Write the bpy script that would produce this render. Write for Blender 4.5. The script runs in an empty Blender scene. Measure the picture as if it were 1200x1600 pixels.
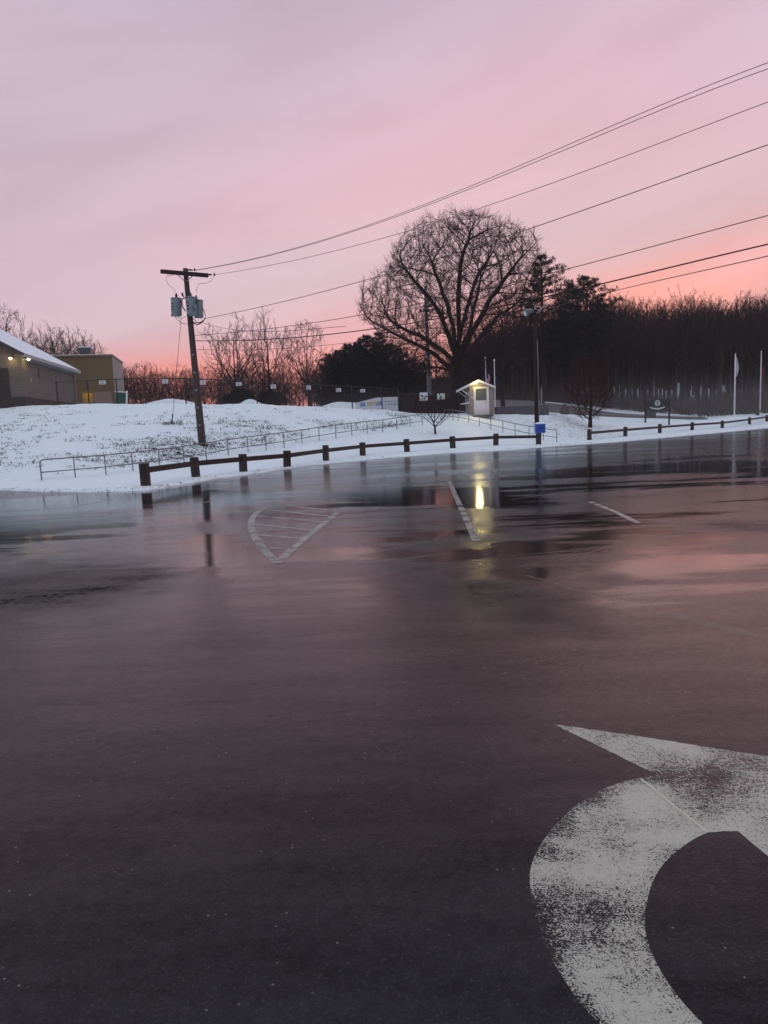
import bpy, math, random
import numpy as np
from mathutils import Vector, Matrix, noise
from mathutils.bvhtree import BVHTree
from mathutils.kdtree import KDTree

sc = bpy.context.scene
COL = sc.collection
R = math.radians
random.seed(7)
rng = np.random.default_rng(11)

# ------------------------------------------------------------------ camera
F = 1067.0
CAMH = 1.6
PITCH, ROLL = 7.05, -2.55
cam_d = bpy.data.cameras.new('camera')
cam = bpy.data.objects.new('camera', cam_d)
COL.objects.link(cam)
cam_d.sensor_fit = 'AUTO'
cam_d.sensor_width = 36.0
cam_d.lens = F / 1600.0 * 36.0
cam_d.clip_start = 0.05
cam_d.clip_end = 3000
RM = Matrix.Rotation(R(90 - PITCH), 4, 'X') @ Matrix.Rotation(R(ROLL), 4, 'Z')
cam.matrix_world = Matrix.Translation((0, 0, CAMH)) @ RM
sc.camera = cam
R3 = RM.to_3x3()
ORG = Vector((0, 0, CAMH))


def ray(px, py):
    return (R3 @ Vector(((px - 600) / F, (800 - py) / F, -1))).normalized()


def at(px, py, Y):
    d = ray(px, py)
    return ORG + d * (Y / d.y)


def gp(px, py, z=0.0):
    d = ray(px, py)
    return ORG + d * ((z - CAMH) / d.z)


# ------------------------------------------------------------------ sky
def build_world():
    w = bpy.data.worlds.new('World')
    sc.world = w
    w.use_nodes = True
    nt = w.node_tree
    nt.nodes.clear()
    N, L = nt.nodes.new, nt.links.new

    def math_(op, a, b=None, c=None):
        n = N('ShaderNodeMath')
        n.operation = op
        for i, v in enumerate((a, b, c)):
            if v is None:
                continue
            if isinstance(v, (int, float)):
                n.inputs[i].default_value = v
            else:
                L(v, n.inputs[i])
        return n.outputs[0]

    tc = N('ShaderNodeTexCoord')
    sep = N('ShaderNodeSeparateXYZ')
    L(tc.outputs['Generated'], sep.inputs[0])
    x, y, z = sep.outputs
    az = math_('ARCTAN2', x, y)
    el = math_('ARCSINE', math_('MINIMUM', math_('MAXIMUM', z, -0.999), 0.999))
    el = math_('MAXIMUM', el, 0.0)
    # cloud streaks, tilted a little so they climb to the right
    cv = N('ShaderNodeCombineXYZ')
    L(math_('MULTIPLY', az, 1.6), cv.inputs[0])
    L(math_('MULTIPLY', math_('SUBTRACT', el, math_('MULTIPLY', az, 0.22)), 7.0), cv.inputs[1])
    ns = N('ShaderNodeTexNoise')
    ns.inputs['Scale'].default_value = 1.5
    ns.inputs['Detail'].default_value = 4.5
    ns.inputs['Roughness'].default_value = 0.5
    ns.inputs['Distortion'].default_value = 0.4
    L(cv.outputs[0], ns.inputs['Vector'])
    nz = math_('SUBTRACT', ns.outputs['Fac'], 0.5)
    e2 = math_('SUBTRACT', el, math_('MULTIPLY', az, 0.05))
    e2 = math_('ADD', e2, math_('MULTIPLY', nz, 0.20))
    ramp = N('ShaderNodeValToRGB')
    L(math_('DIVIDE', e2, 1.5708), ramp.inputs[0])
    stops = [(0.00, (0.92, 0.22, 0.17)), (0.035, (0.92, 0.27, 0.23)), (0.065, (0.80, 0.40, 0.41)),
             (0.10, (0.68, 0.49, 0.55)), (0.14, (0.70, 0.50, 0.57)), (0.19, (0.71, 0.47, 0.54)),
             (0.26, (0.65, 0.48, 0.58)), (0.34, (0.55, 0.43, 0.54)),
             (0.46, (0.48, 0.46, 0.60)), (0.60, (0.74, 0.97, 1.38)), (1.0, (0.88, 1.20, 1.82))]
    cr = ramp.color_ramp
    cr.interpolation = 'B_SPLINE'
    while len(cr.elements) < len(stops):
        cr.elements.new(0.5)
    for e, (p, c) in zip(cr.elements, stops):
        e.position = p
        e.color = (*c, 1)

    def gauss(ac, aw, ec, ew, tilt):
        da = math_('DIVIDE', math_('SUBTRACT', az, ac), aw)
        ee = math_('SUBTRACT', math_('SUBTRACT', el, ec), math_('MULTIPLY', math_('SUBTRACT', az, ac), tilt))
        ee = math_('ADD', ee, math_('MULTIPLY', nz, 0.06))
        de = math_('DIVIDE', ee, ew)
        s = math_('ADD', math_('MULTIPLY', da, da), math_('MULTIPLY', de, de))
        return math_('EXPONENT', math_('MULTIPLY', s, -1.0))

    def mix(f, a, b, mode='MIX', scale=1.0):
        m = N('ShaderNodeMix')
        m.data_type = 'RGBA'
        m.blend_type = mode
        L(math_('MULTIPLY', f, scale), m.inputs['Factor'])
        for s, v in ((6, a), (7, b)):
            if isinstance(v, tuple):
                m.inputs[s].default_value = (*v, 1)
            else:
                L(v, m.inputs[s])
        return m.outputs[2]

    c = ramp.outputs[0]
    c = mix(gauss(0.10, 0.5, 0.36, 0.12, 0.30), c, (0.80, 0.50, 0.57), scale=0.55)      # pink band
    c = mix(gauss(0.46, 0.32, 0.165, 0.050, 0.24), c, (0.98, 0.36, 0.34), scale=0.62)     # salmon afterglow
    c = mix(gauss(0.33, 0.16, 0.13, 0.05, 0.0), c, (1.02, 0.34, 0.28), scale=0.7)
    c = mix(gauss(0.62, 0.14, 0.155, 0.028, 0.25), c, (0.52, 0.32, 0.40), scale=0.75)   # mauve cloud bank
    c = mix(gauss(-0.24, 0.26, 0.060, 0.045, 0.0), c, (1.08, 0.29, 0.21), scale=0.85)
    c = mix(gauss(0.05, 0.22, 0.10, 0.08, 0.0), c, (1.0, 0.36, 0.33), scale=0.6)
    c = mix(gauss(-0.16, 0.22, 0.20, 0.05, 0.2), c, (0.74, 0.58, 0.64), scale=0.5)      # pale patch
    c = mix(gauss(-0.50, 0.30, 0.42, 0.25, 0.2), c, (0.57, 0.45, 0.53), scale=0.75)     # duller left
    # the dull twilight half of the sky, behind the camera
    back = math_('SMOOTH_MIN', math_('MAXIMUM', math_('MULTIPLY', y, -1.6), 0.0), 1.0, 0.1)
    low = math_('SUBTRACT', 1.0, math_('MINIMUM', math_('MULTIPLY', el, 0.9), 1.0))
    c = mix(math_('MULTIPLY', back, low), c, (0.40, 0.42, 0.56), scale=0.8)
    v = N('ShaderNodeHueSaturation')
    L(c, v.inputs['Color'])
    L(math_('ADD', 1.0, math_('MULTIPLY', nz, 0.42)), v.inputs['Value'])
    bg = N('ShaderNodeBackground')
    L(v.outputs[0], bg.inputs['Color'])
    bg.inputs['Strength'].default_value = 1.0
    # thin clear-air sky of the same evening above the cloud, very weak
    sky = N('ShaderNodeTexSky')
    sky.sky_type = 'NISHITA'
    sky.sun_disc = False
    sky.sun_elevation = R(3)
    sky.sun_rotation = R(24)
    bg2 = N('ShaderNodeBackground')
    L(sky.outputs[0], bg2.inputs['Color'])
    bg2.inputs['Strength'].default_value = 0.008
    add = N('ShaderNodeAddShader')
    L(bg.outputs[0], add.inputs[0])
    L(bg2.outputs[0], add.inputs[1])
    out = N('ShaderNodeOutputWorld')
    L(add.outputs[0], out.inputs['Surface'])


build_world()
sun_d = bpy.data.lights.new('sun', 'SUN')
sun_d.energy = 0.12
sun_d.angle = R(40)
sun_d.color = (1.0, 0.55, 0.45)
sun = bpy.data.objects.new('sun', sun_d)
COL.objects.link(sun)
sun.rotation_euler = (R(90 - 6), 0, R(180 - 24))
sun.location = (30, 60, 40)

sc.view_settings.view_transform = 'Standard'
sc.view_settings.look = 'None'
sc.view_settings.exposure = 0.05
sc.view_settings.gamma = 1.0
sc.view_settings.use_curve_mapping = False
sc.cycles.use_denoising = True
sc.cycles.max_bounces = 6
sc.cycles.transparent_max_bounces = 12
sc.cycles.caustics_reflective = False
sc.cycles.caustics_refractive = False
sc.cycles.volume_bounces = 0


# ------------------------------------------------------------------ helpers
class MB:
    def __init__(s):
        s.v, s.f = [], []

    def add(s, vs, fs):
        b = len(s.v)
        s.v.extend([tuple(v) for v in vs])
        s.f.extend([tuple(b + i for i in f) for f in fs])
        return s

    def box(s, c, size, rz=0.0, rx=0.0, ry=0.0, bev=0.0):
        sx, sy, sz = [q / 2 for q in size]
        M = Matrix.Translation(c) @ Matrix.Rotation(rz, 4, 'Z') @ Matrix.Rotation(ry, 4, 'Y') @ Matrix.Rotation(rx, 4, 'X')
        if bev <= 0:
            vs = [(-sx, -sy, -sz), (sx, -sy, -sz), (sx, sy, -sz), (-sx, sy, -sz),
                  (-sx, -sy, sz), (sx, -sy, sz), (sx, sy, sz), (-sx, sy, sz)]
            fs = [(0, 3, 2, 1), (4, 5, 6, 7), (0, 1, 5, 4), (1, 2, 6, 5), (2, 3, 7, 6), (3, 0, 4, 7)]
            return s.add([M @ Vector(v) for v in vs], fs)
        b = bev
        vs = []
        rings = []
        for z, k in ((-sz, b), (-sz + b, 0), (sz - b, 0), (sz, b)):
            r = []
            for (cx, cy, dx, dy) in ((-1, -1, b, 0), (1, -1, -b, 0), (1, -1, 0, b), (1, 1, 0, -b), (1, 1, -b, 0), (-1, 1, b, 0), (-1, 1, 0, -b), (-1, -1, 0, b)):
                X = cx * (sx - k) + dx * (1 if k == 0 else 0.6)
                Y = cy * (sy - k) + dy * (1 if k == 0 else 0.6)
                r.append(len(vs))
                vs.append(M @ Vector((X, Y, z)))
            rings.append(r)
        fs = [tuple(reversed(rings[0])), tuple(rings[3])]
        for a, c2 in zip(rings[:-1], rings[1:]):
            for i in range(8):
                j = (i + 1) % 8
                fs.append((a[i], a[j], c2[j], c2[i]))
        return s.add(vs, fs)

    def tube(s, pts, rad, n=8, cap=True):
        pts = [Vector(p) for p in pts]
        if isinstance(rad, (int, float)):
            rad = [rad] * len(pts)
        vs, fs = [], []
        up = None
        for i, p in enumerate(pts):
            t = (pts[min(i + 1, len(pts) - 1)] - pts[max(i - 1, 0)]).normalized()
            if up is None:
                up = Vector((1, 0, 0)) if abs(t.z) > 0.9 else Vector((0, 0, 1))
            a = t.cross(up)
            if a.length < 1e-5:
                a = t.orthogonal()
            a.normalize()
            b = t.cross(a).normalized()
            up = -b if False else up
            for k in range(n):
                an = 2 * math.pi * k / n
                vs.append(p + (a * math.cos(an) + b * math.sin(an)) * rad[i])
        for i in range(len(pts) - 1):
            for k in range(n):
                k2 = (k + 1) % n
                fs.append((i * n + k, (i + 1) * n + k, (i + 1) * n + k2, i * n + k2))
        if cap:
            fs.append(tuple(range(n)))
            fs.append(tuple(reversed(range((len(pts) - 1) * n, len(pts) * n))))
        return s.add(vs, fs)

    def prism(s, poly, thick, M=None):
        """poly in local xz-plane, extruded along local y from 0 to thick"""
        n = len(poly)
        vs = [Vector((x, 0, z)) for x, z in poly] + [Vector((x, thick, z)) for x, z in poly]
        fs = [tuple(range(n)), tuple(reversed(range(n, 2 * n)))]
        for i in range(n):
            j = (i + 1) % n
            fs.append((i, i + n, j + n, j))
        if M is not None:
            vs = [M @ v for v in vs]
        return s.add(vs, fs)

    def build(s, name, mat, parent=None, smooth=False):
        me = bpy.data.meshes.new(name)
        me.from_pydata(s.v, [], s.f)
        me.update()
        if smooth:
            me.polygons.foreach_set('use_smooth', [True] * len(me.polygons))
        o = bpy.data.objects.new(name, me)
        if mat is not None:
            me.materials.append(mat)
        COL.objects.link(o)
        if parent is not None:
            o.parent = parent
        return o


def arr_obj(name, V, Fq, mat, parent=None, smooth=False):
    """fast mesh from numpy: V (n,3), Fq (m,k)"""
    me = bpy.data.meshes.new(name)
    V = np.asarray(V, dtype=np.float32)
    Fq = np.asarray(Fq, dtype=np.int32)
    m, k = Fq.shape
    me.vertices.add(len(V))
    me.vertices.foreach_set('co', V.ravel())
    me.loops.add(m * k)
    me.loops.foreach_set('vertex_index', Fq.ravel())
    me.polygons.add(m)
    me.polygons.foreach_set('loop_start', np.arange(0, m * k, k, dtype=np.int32))
    me.polygons.foreach_set('use_smooth', np.full(m, smooth))
    me.update(calc_edges=True)
    me.validate()
    if mat is not None:
        me.materials.append(mat)
    o = bpy.data.objects.new(name, me)
    COL.objects.link(o)
    if parent is not None:
        o.parent = parent
    return o


def empty(name, loc=(0, 0, 0), rz=0.0):
    o = bpy.data.objects.new(name, None)
    o.empty_display_size = 0.3
    COL.objects.link(o)
    o.location = loc
    o.rotation_euler = (0, 0, rz)
    return o


def tag(o, label=None, cat=None, group=None, kind=None):
    if label:
        o['label'] = label
    if cat:
        o['category'] = cat
    if group:
        o['group'] = group
    if kind:
        o['kind'] = kind
    return o


def copy_tree(o, parent=None):
    c = o.copy()
    COL.objects.link(c)
    c.parent = parent
    for ch in KIDS[o.name]:
        copy_tree(ch, c)
    return c


KIDS = {}


def index_kids(root):
    KIDS[root.name] = list(root.children)
    for ch in root.children:
        index_kids(ch)


# ------------------------------------------------------------------ materials
class Mat:
    def __init__(s, name, base=(0.5, 0.5, 0.5), rough=0.7, metal=0.0, spec=0.5):
        s.m = bpy.data.materials.new(name)
        s.m.use_nodes = True
        s.nt = s.m.node_tree
        s.b = s.nt.nodes['Principled BSDF']
        s.b.inputs['Base Color'].default_value = (*base, 1)
        s.b.inputs['Roughness'].default_value = rough
        s.b.inputs['Metallic'].default_value = metal
        s.b.inputs['Specular IOR Level'].default_value = spec

    def N(s, t, **kw):
        n = s.nt.nodes.new(t)
        for k, v in kw.items():
            setattr(n, k, v)
        return n

    def L(s, a, b):
        s.nt.links.new(a, b)

    def coord(s, kind='Object', scale=(1, 1, 1), rot=(0, 0, 0)):
        tc = s.N('ShaderNodeTexCoord')
        mp = s.N('ShaderNodeMapping')
        mp.inputs['Scale'].default_value = scale
        mp.inputs['Rotation'].default_value = rot
        s.L(tc.outputs[kind], mp.inputs[0])
        return mp.outputs[0]

    def noise(s, vec, scale=5, detail=4, rough=0.55, dist=0.0):
        n = s.N('ShaderNodeTexNoise')
        n.inputs['Scale'].default_value = scale
        n.inputs['Detail'].default_value = detail
        n.inputs['Roughness'].default_value = rough
        n.inputs['Distortion'].default_value = dist
        s.L(vec, n.inputs['Vector'])
        return n.outputs['Fac']

    def ramp(s, fac, stops, interp='LINEAR'):
        r = s.N('ShaderNodeValToRGB')
        r.color_ramp.interpolation = interp
        while len(r.color_ramp.elements) < len(stops):
            r.color_ramp.elements.new(0.5)
        for e, (p, c) in zip(r.color_ramp.elements, stops):
            e.position = p
            e.color = (*c, 1) if isinstance(c, tuple) else (c, c, c, 1)
        s.L(fac, r.inputs[0])
        return r.outputs[0]

    def math(s, op, a, b=None, c=None, clamp=False):
        n = s.N('ShaderNodeMath', operation=op, use_clamp=clamp)
        for i, v in enumerate((a, b, c)):
            if v is None:
                continue
            if isinstance(v, (int, float)):
                n.inputs[i].default_value = v
            else:
                s.L(v, n.inputs[i])
        return n.outputs[0]

    def mix(s, f, a, b):
        m = s.N('ShaderNodeMix', data_type='RGBA')
        if isinstance(f, (int, float)):
            m.inputs['Factor'].default_value = f
        else:
            s.L(f, m.inputs['Factor'])
        for i, v in ((6, a), (7, b)):
            if isinstance(v, tuple):
                m.inputs[i].default_value = (*v, 1)
            else:
                s.L(v, m.inputs[i])
        return m.outputs[2]

    def set(s, **kw):
        names = dict(base='Base Color', rough='Roughness', normal='Normal', alpha='Alpha')
        for k, v in kw.items():
            s.L(v, s.b.inputs[names[k]])
        return s

    def bump(s, h, strength=0.3, dist=0.02, normal=None):
        b = s.N('ShaderNodeBump')
        b.inputs['Strength'].default_value = strength
        b.inputs['Distance'].default_value = dist
        s.L(h, b.inputs['Height'])
        if normal is not None:
            s.L(normal, b.inputs['Normal'])
        return b.outputs[0]


def simple(name, base, rough=0.7, metal=0.0, var=0.25, scale=6, bump=0.15, spec=0.5):
    m = Mat(name, base, rough, metal, spec)
    v = m.coord('Object')
    n = m.noise(v, scale, 5, 0.6)
    lo = tuple(c * (1 - var) for c in base)
    hi = tuple(min(1, c * (1 + var)) for c in base)
    m.set(base=m.mix(n, lo, hi))
    m.set(rough=m.math('ADD', m.math('MULTIPLY', n, 0.2), rough - 0.1, clamp=True))
    if bump:
        m.set(normal=m.bump(n, bump, 0.01))
    return m.m


def wood_mat(name, base, rough=0.75, scale=(30, 30, 2.5), spec=0.3):
    m = Mat(name, base, rough, 0, spec)
    v = m.coord('Object', scale)
    n = m.noise(v, 1.0, 6, 0.65)
    big = m.noise(m.coord('Object', (1.5, 1.5, 1.5)), 1.0, 3)
    c = m.mix(n, tuple(q * 0.45 for q in base), tuple(q * 1.6 for q in base))
    c = m.mix(m.math('MULTIPLY', big, 0.5), c, tuple(q * 0.7 for q in base))
    m.set(base=c, normal=m.bump(n, 0.5, 0.01))
    return m.m


def emis(name, col, strength):
    m = Mat(name, col, 0.4)
    m.b.inputs['Emission Color'].default_value = (*col, 1)
    m.b.inputs['Emission Strength'].default_value = strength
    return m.m


M = {}
M['pole_wood'] = wood_mat('weathered_pole_wood', (0.072, 0.058, 0.055), 0.8, (40, 40, 1.2))
M['dark_wood'] = wood_mat('dark_crossarm_wood', (0.035, 0.026, 0.024), 0.8, (2, 30, 30))
M['fence_wood'] = wood_mat('wet_brown_timber', (0.024, 0.0135, 0.011), 0.6, (25, 25, 2), 0.5)
M['rail_wood'] = wood_mat('wet_brown_rail_timber', (0.018, 0.011, 0.0095), 0.6, (2, 25, 25), 0.5)
M['galv'] = simple('galvanised_pipe', (0.17, 0.175, 0.19), 0.5, 0.6, 0.3)
M['dark_metal'] = simple('dark_metal', (0.03, 0.03, 0.033), 0.5, 0.5)
M['grey_tank'] = simple('grey_transformer_paint', (0.20, 0.27, 0.30), 0.45, 0.0, 0.12, 4, 0.03)
M['ceramic'] = simple('brown_ceramic', (0.04, 0.015, 0.012), 0.25, 0)
M['rubber'] = simple('black_cable', (0.012, 0.012, 0.013), 0.6)
M['wire'] = simple('dull_wire', (0.05, 0.035, 0.04), 0.6, 0.3)
M['white_trim'] = simple('white_trim_paint', (0.72, 0.73, 0.76), 0.5, 0, 0.06)
M['white_pole'] = simple('white_flagpole_paint', (0.75, 0.77, 0.80), 0.35, 0, 0.06)
M['grey_pole'] = simple('brushed_pole', (0.32, 0.32, 0.36), 0.4, 0.4, 0.1)
M['plate'] = simple('white_sign_plate', (0.62, 0.64, 0.68), 0.5, 0, 0.12)
M['blue'] = simple('blue_plastic', (0.012, 0.085, 0.42), 0.4, 0, 0.12)
M['green_sign'] = simple('green_sign_paint', (0.005, 0.028, 0.022), 0.5, 0, 0.15)
M['green_panel'] = simple('green_panel_paint', (0.01, 0.07, 0.045), 0.5, 0, 0.15)
M['sign_white'] = simple('sign_white_lettering', (0.6, 0.66, 0.64), 0.6, 0, 0.1)
M['concrete'] = simple('dark_stone_block', (0.10, 0.10, 0.105), 0.85, 0, 0.4, 9, 0.6)
M['boulder'] = simple('brown_grey_boulder', (0.11, 0.085, 0.075), 0.9, 0, 0.4, 3, 0.7)
M['glass'] = simple('dark_glass', (0.10, 0.12, 0.12), 0.08, 0, 0.05, 2, 0)
M['bark'] = wood_mat('dark_bark', (0.034, 0.027, 0.026), 0.9, (14, 14, 2.5), 0.15)
M['bark_grey'] = wood_mat('grey_bark', (0.085, 0.076, 0.074), 0.9, (14, 14, 2.5), 0.15)
M['twig'] = simple('dark_twigs', (0.034, 0.026, 0.026), 0.9, 0, 0.3, 2, 0, 0.1)
M['twig_far'] = simple('woodland_twigs', (0.036, 0.028, 0.027), 0.95, 0, 0.35, 0.5, 0, 0.05)
M['twig_red'] = simple('red_brown_twigs', (0.048, 0.024, 0.021), 0.9, 0, 0.3, 2, 0, 0.1)
M['dead_leaf'] = simple('russet_dead_leaves', (0.070, 0.024, 0.014), 0.85, 0, 0.5, 3, 0, 0.1)
M['brush'] = simple('brown_brushwood', (0.045, 0.026, 0.022), 0.95, 0, 0.5, 0.4, 0, 0.05)
M['needle'] = simple('dark_pine_needles', (0.014, 0.024, 0.019), 0.8, 0, 0.5, 0.8, 0, 0.15)
M['grass'] = simple('frost_killed_grass', (0.040, 0.038, 0.024), 0.9, 0, 0.6, 2, 0, 0.1)


def snow_material(name='snow', grass=True):
    m = Mat(name, (0.74, 0.80, 0.88), 0.55, 0, 0.3)
    v = m.coord('Object')
    big = m.noise(v, 0.25, 4)
    fine = m.noise(m.coord('Object', (2.2, 3.2, 3)), 1.0, 8, 0.62)
    base = m.mix(big, (0.70, 0.765, 0.86), (0.80, 0.845, 0.90))
    if grass:
        at_ = m.N('ShaderNodeAttribute', attribute_name='bare')
        spots = m.noise(m.coord('Object', (1.9, 3.4, 2.0)), 1.0, 9, 0.66, 0.6)
        th = m.math('MULTIPLY', at_.outputs['Fac'], 0.14)
        lim = m.math('SUBTRACT', 0.735, th)
        f = m.math('MULTIPLY', m.math('SUBTRACT', spots, lim), 26, clamp=True)
        gcol = m.mix(m.noise(v, 9, 3), (0.045, 0.042, 0.028), (0.10, 0.095, 0.068))
        base = m.mix(f, base, gcol)
        m.b.inputs['Subsurface Weight'].default_value = 0.0
    h = m.math('ADD', m.math('MULTIPLY', fine, 1.0), m.math('MULTIPLY', m.noise(v, 14, 3), 0.12))
    m.set(base=base, normal=m.bump(h, 0.9, 0.16))
    return m.m


M['snow'] = snow_material()
M['snow_clean'] = snow_material('snow_cap', False)


def block_wall(name, c1, c2, mortar, scale=1.0, wet=0.5, rough=0.85):
    m = Mat(name, c1, rough, 0, 0.3)
    tc = m.N('ShaderNodeTexCoord')
    br = m.N('ShaderNodeTexBrick')
    sep = m.N('ShaderNodeSeparateXYZ')
    comb = m.N('ShaderNodeCombineXYZ')
    m.L(tc.outputs['Object'], sep.inputs[0])
    m.L(m.math('ADD', sep.outputs[0], sep.outputs[1]), comb.inputs[0])
    m.L(sep.outputs[2], comb.inputs[1])
    m.L(comb.outputs[0], br.inputs['Vector'])
    br.inputs['Scale'].default_value = 1.0 / scale
    br.inputs['Color1'].default_value = (*c1, 1)
    br.inputs['Color2'].default_value = (*c2, 1)
    br.inputs['Mortar'].default_value = (*mortar, 1)
    br.inputs['Mortar Size'].default_value = 0.012
    br.inputs['Brick Width'].default_value = 0.4
    br.inputs['Row Height'].default_value = 0.2
    n = m.noise(m.coord('Object', (0.6, 0.6, 0.9)), 1.0, 5, 0.6)
    c = m.mix(m.math('MULTIPLY', n, wet), br.outputs['Color'], tuple(q * 0.45 for q in c1))
    m.set(base=c, normal=m.bump(br.outputs['Fac'], 0.4, -0.01))
    return m.m


M['block'] = block_wall('grey_painted_block', (0.185, 0.165, 0.145), (0.16, 0.142, 0.125), (0.11, 0.10, 0.09))
M['block_dark'] = block_wall('dark_block', (0.13, 0.115, 0.105), (0.11, 0.10, 0.09), (0.08, 0.07, 0.07))
M['stone_base'] = block_wall('dark_wet_stone_base', (0.075, 0.068, 0.06), (0.06, 0.055, 0.05), (0.04, 0.04, 0.04))
M['tan'] = block_wall('tan_rendered_block', (0.20, 0.145, 0.075), (0.185, 0.135, 0.070), (0.16, 0.115, 0.062), 1.0, 0.35)
M['tan_light'] = simple('pale_cream_panel', (0.28, 0.25, 0.22), 0.8, 0, 0.1)
M['pinkish'] = simple('dull_pink_door', (0.25, 0.18, 0.15), 0.8, 0, 0.15)
M['metal_roof'] = simple('dark_roof_edge', (0.06, 0.065, 0.075), 0.5, 0, 0.2)
M['far_wall'] = simple('far_grey_wall', (0.07, 0.072, 0.08), 0.9, 0, 0.3)


def siding():
    m = Mat('beige_lap_siding', (0.34, 0.29, 0.27), 0.6, 0, 0.3)
    w = m.N('ShaderNodeTexWave', wave_type='BANDS', bands_direction='Z', wave_profile='SAW')
    w.inputs['Scale'].default_value = 2.6
    m.L(m.coord('Object'), w.inputs['Vector'])
    n = m.noise(m.coord('Object'), 5, 4)
    c = m.mix(n, (0.29, 0.25, 0.235), (0.38, 0.33, 0.31))
    line = m.ramp(w.outputs['Fac'], [(0.0, 0.55), (0.12, 1.0), (1.0, 1.0)])
    mm = m.N('ShaderNodeMix', data_type='RGBA', blend_type='MULTIPLY')
    mm.inputs['Factor'].default_value = 1
    m.L(c, mm.inputs[6])
    m.L(line, mm.inputs[7])
    m.set(base=mm.outputs[2], normal=m.bump(w.outputs['Fac'], 0.8, 0.03))
    return m.m


M['siding'] = siding()


def asphalt_nodes(m, puddle_attr=True):
    """returns base colour, roughness and normal sockets of wet asphalt"""
    v = m.coord('Object')
    agg = m.N('ShaderNodeTexVoronoi')
    agg.inputs['Scale'].default_value = 130
    m.L(v, agg.inputs['Vector'])
    agg2 = m.noise(v, 60, 3, 0.6)
    mid = m.noise(v, 2.2, 5, 0.6)
    streak = m.noise(m.coord('Object', (0.10, 0.42, 1), (0, 0, R(28))), 1.0, 6, 0.55, 0.5)
    streak2 = m.noise(m.coord('Object', (0.22, 1.3, 1), (0, 0, R(33))), 1.0, 5, 0.6, 0.3)
    base = m.mix(mid, (0.0056, 0.0042, 0.0052), (0.0105, 0.0080, 0.0098))
    base = m.mix(m.math('MULTIPLY', m.math('GREATER_THAN', m.noise(v, 80, 3, 0.6), 0.60), 0.7), base, (0.030, 0.027, 0.027))
    # pale stones in the aggregate
    st = m.ramp(agg.outputs['Color'], [(0.0, 0.0), (0.93, 0.0), (0.95, 1.0)], 'CONSTANT') if False else None
    sp = m.N('ShaderNodeTexVoronoi')
    sp.inputs['Scale'].default_value = 34
    m.L(v, sp.inputs['Vector'])
    sepc = m.N('ShaderNodeSeparateColor')
    m.L(sp.outputs['Color'], sepc.inputs[0])
    rare = m.math('GREATER_THAN', sepc.outputs[0], 0.86)
    small = m.math('LESS_THAN', sp.outputs['Distance'], 0.14)
    f = m.math('MULTIPLY', m.math('MULTIPLY', rare, small), sepc.outputs[1])
    base = m.mix(m.math('MULTIPLY', f, 0.75), base, (0.20, 0.19, 0.18))
    if puddle_attr:
        pa = m.N('ShaderNodeAttribute', attribute_name='puddle').outputs['Fac']
        dr = m.N('ShaderNodeAttribute', attribute_name='coarse').outputs['Fac']
    else:
        pa = m.math('MULTIPLY', 0.0, 1.0)
        dr = m.math('MULTIPLY', 0.0, 1.0)
    streak3 = m.noise(m.coord('Object', (0.9, 4.0, 1), (0, 0, R(30))), 1.0, 5, 0.65, 0.4)
    grain = m.noise(v, 38, 3, 0.7)
    s = m.math('ADD', m.math('ADD', m.math('MULTIPLY', streak, 0.45), m.math('MULTIPLY', streak2, 0.35)), m.math('MULTIPLY', streak3, 0.20))
    s = m.math('ADD', s, m.math('MULTIPLY', m.math('SUBTRACT', grain, 0.5), 0.10))
    p = m.math('ADD', pa, m.math('MULTIPLY', m.math('SUBTRACT', s, 0.5), 5.2))
    wet = m.ramp(p, [(0.20, 0.0), (0.55, 0.35), (0.62, 0.75), (0.85, 1.0)])      # 0 damp .. 1 standing water
    dry = m.ramp(m.math('ADD', dr, m.math('MULTIPLY', m.math('SUBTRACT', mid, 0.5), 0.8)), [(0.2, 0.0), (0.8, 1.0)])
    rough = m.math('SUBTRACT', 0.135, m.math('MULTIPLY', wet, 0.10))
    rough = m.math('ADD', rough, m.math('MULTIPLY', m.math('SUBTRACT', streak2, 0.5), 0.10), clamp=True)
    rough = m.math('ADD', rough, m.math('MULTIPLY', dry, 0.16), clamp=True)
    rough = m.math('ADD', rough, m.math('MULTIPLY', m.math('SUBTRACT', grain, 0.5), 0.16), clamp=True)
    rough = m.math('MAXIMUM', rough, 0.05)
    h = m.math('ADD', m.math('MULTIPLY', agg.outputs['Distance'], 0.8), agg2)
    b = m.N('ShaderNodeBump')
    b.inputs['Distance'].default_value = 0.004
    m.L(m.math('SUBTRACT', m.math('ADD', 0.23, m.math('MULTIPLY', dry, 0.35)), m.math('MULTIPLY', wet, 0.20)), b.inputs['Strength'])
    m.L(h, b.inputs['Height'])
    b2 = m.N('ShaderNodeBump')
    b2.inputs['Distance'].default_value = 0.012
    m.L(m.math('SUBTRACT', 0.10, m.math('MULTIPLY', wet, 0.07)), b2.inputs['Strength'])
    m.L(grain, b2.inputs['Height'])
    b3 = m.N('ShaderNodeBump')
    b3.inputs['Distance'].default_value = 0.0045
    m.L(m.math('SUBTRACT', 0.40, m.math('MULTIPLY', wet, 0.28)), b3.inputs['Strength'])
    m.L(m.noise(v, 10, 3, 0.55), b3.inputs['Height'])
    m.L(b3.outputs[0], b2.inputs['Normal'])
    m.L(b2.outputs[0], b.inputs['Normal'])
    mott = m.ramp(m.math('ADD', m.math('MULTIPLY', streak3, .55), m.math('MULTIPLY', m.noise(v, 15, 5, 0.75), .45)), [(0.40, 0.0), (0.62, 1.0)])
    spec = m.math('SUBTRACT', 0.50, m.math('MULTIPLY', dry, 0.26))
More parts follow.
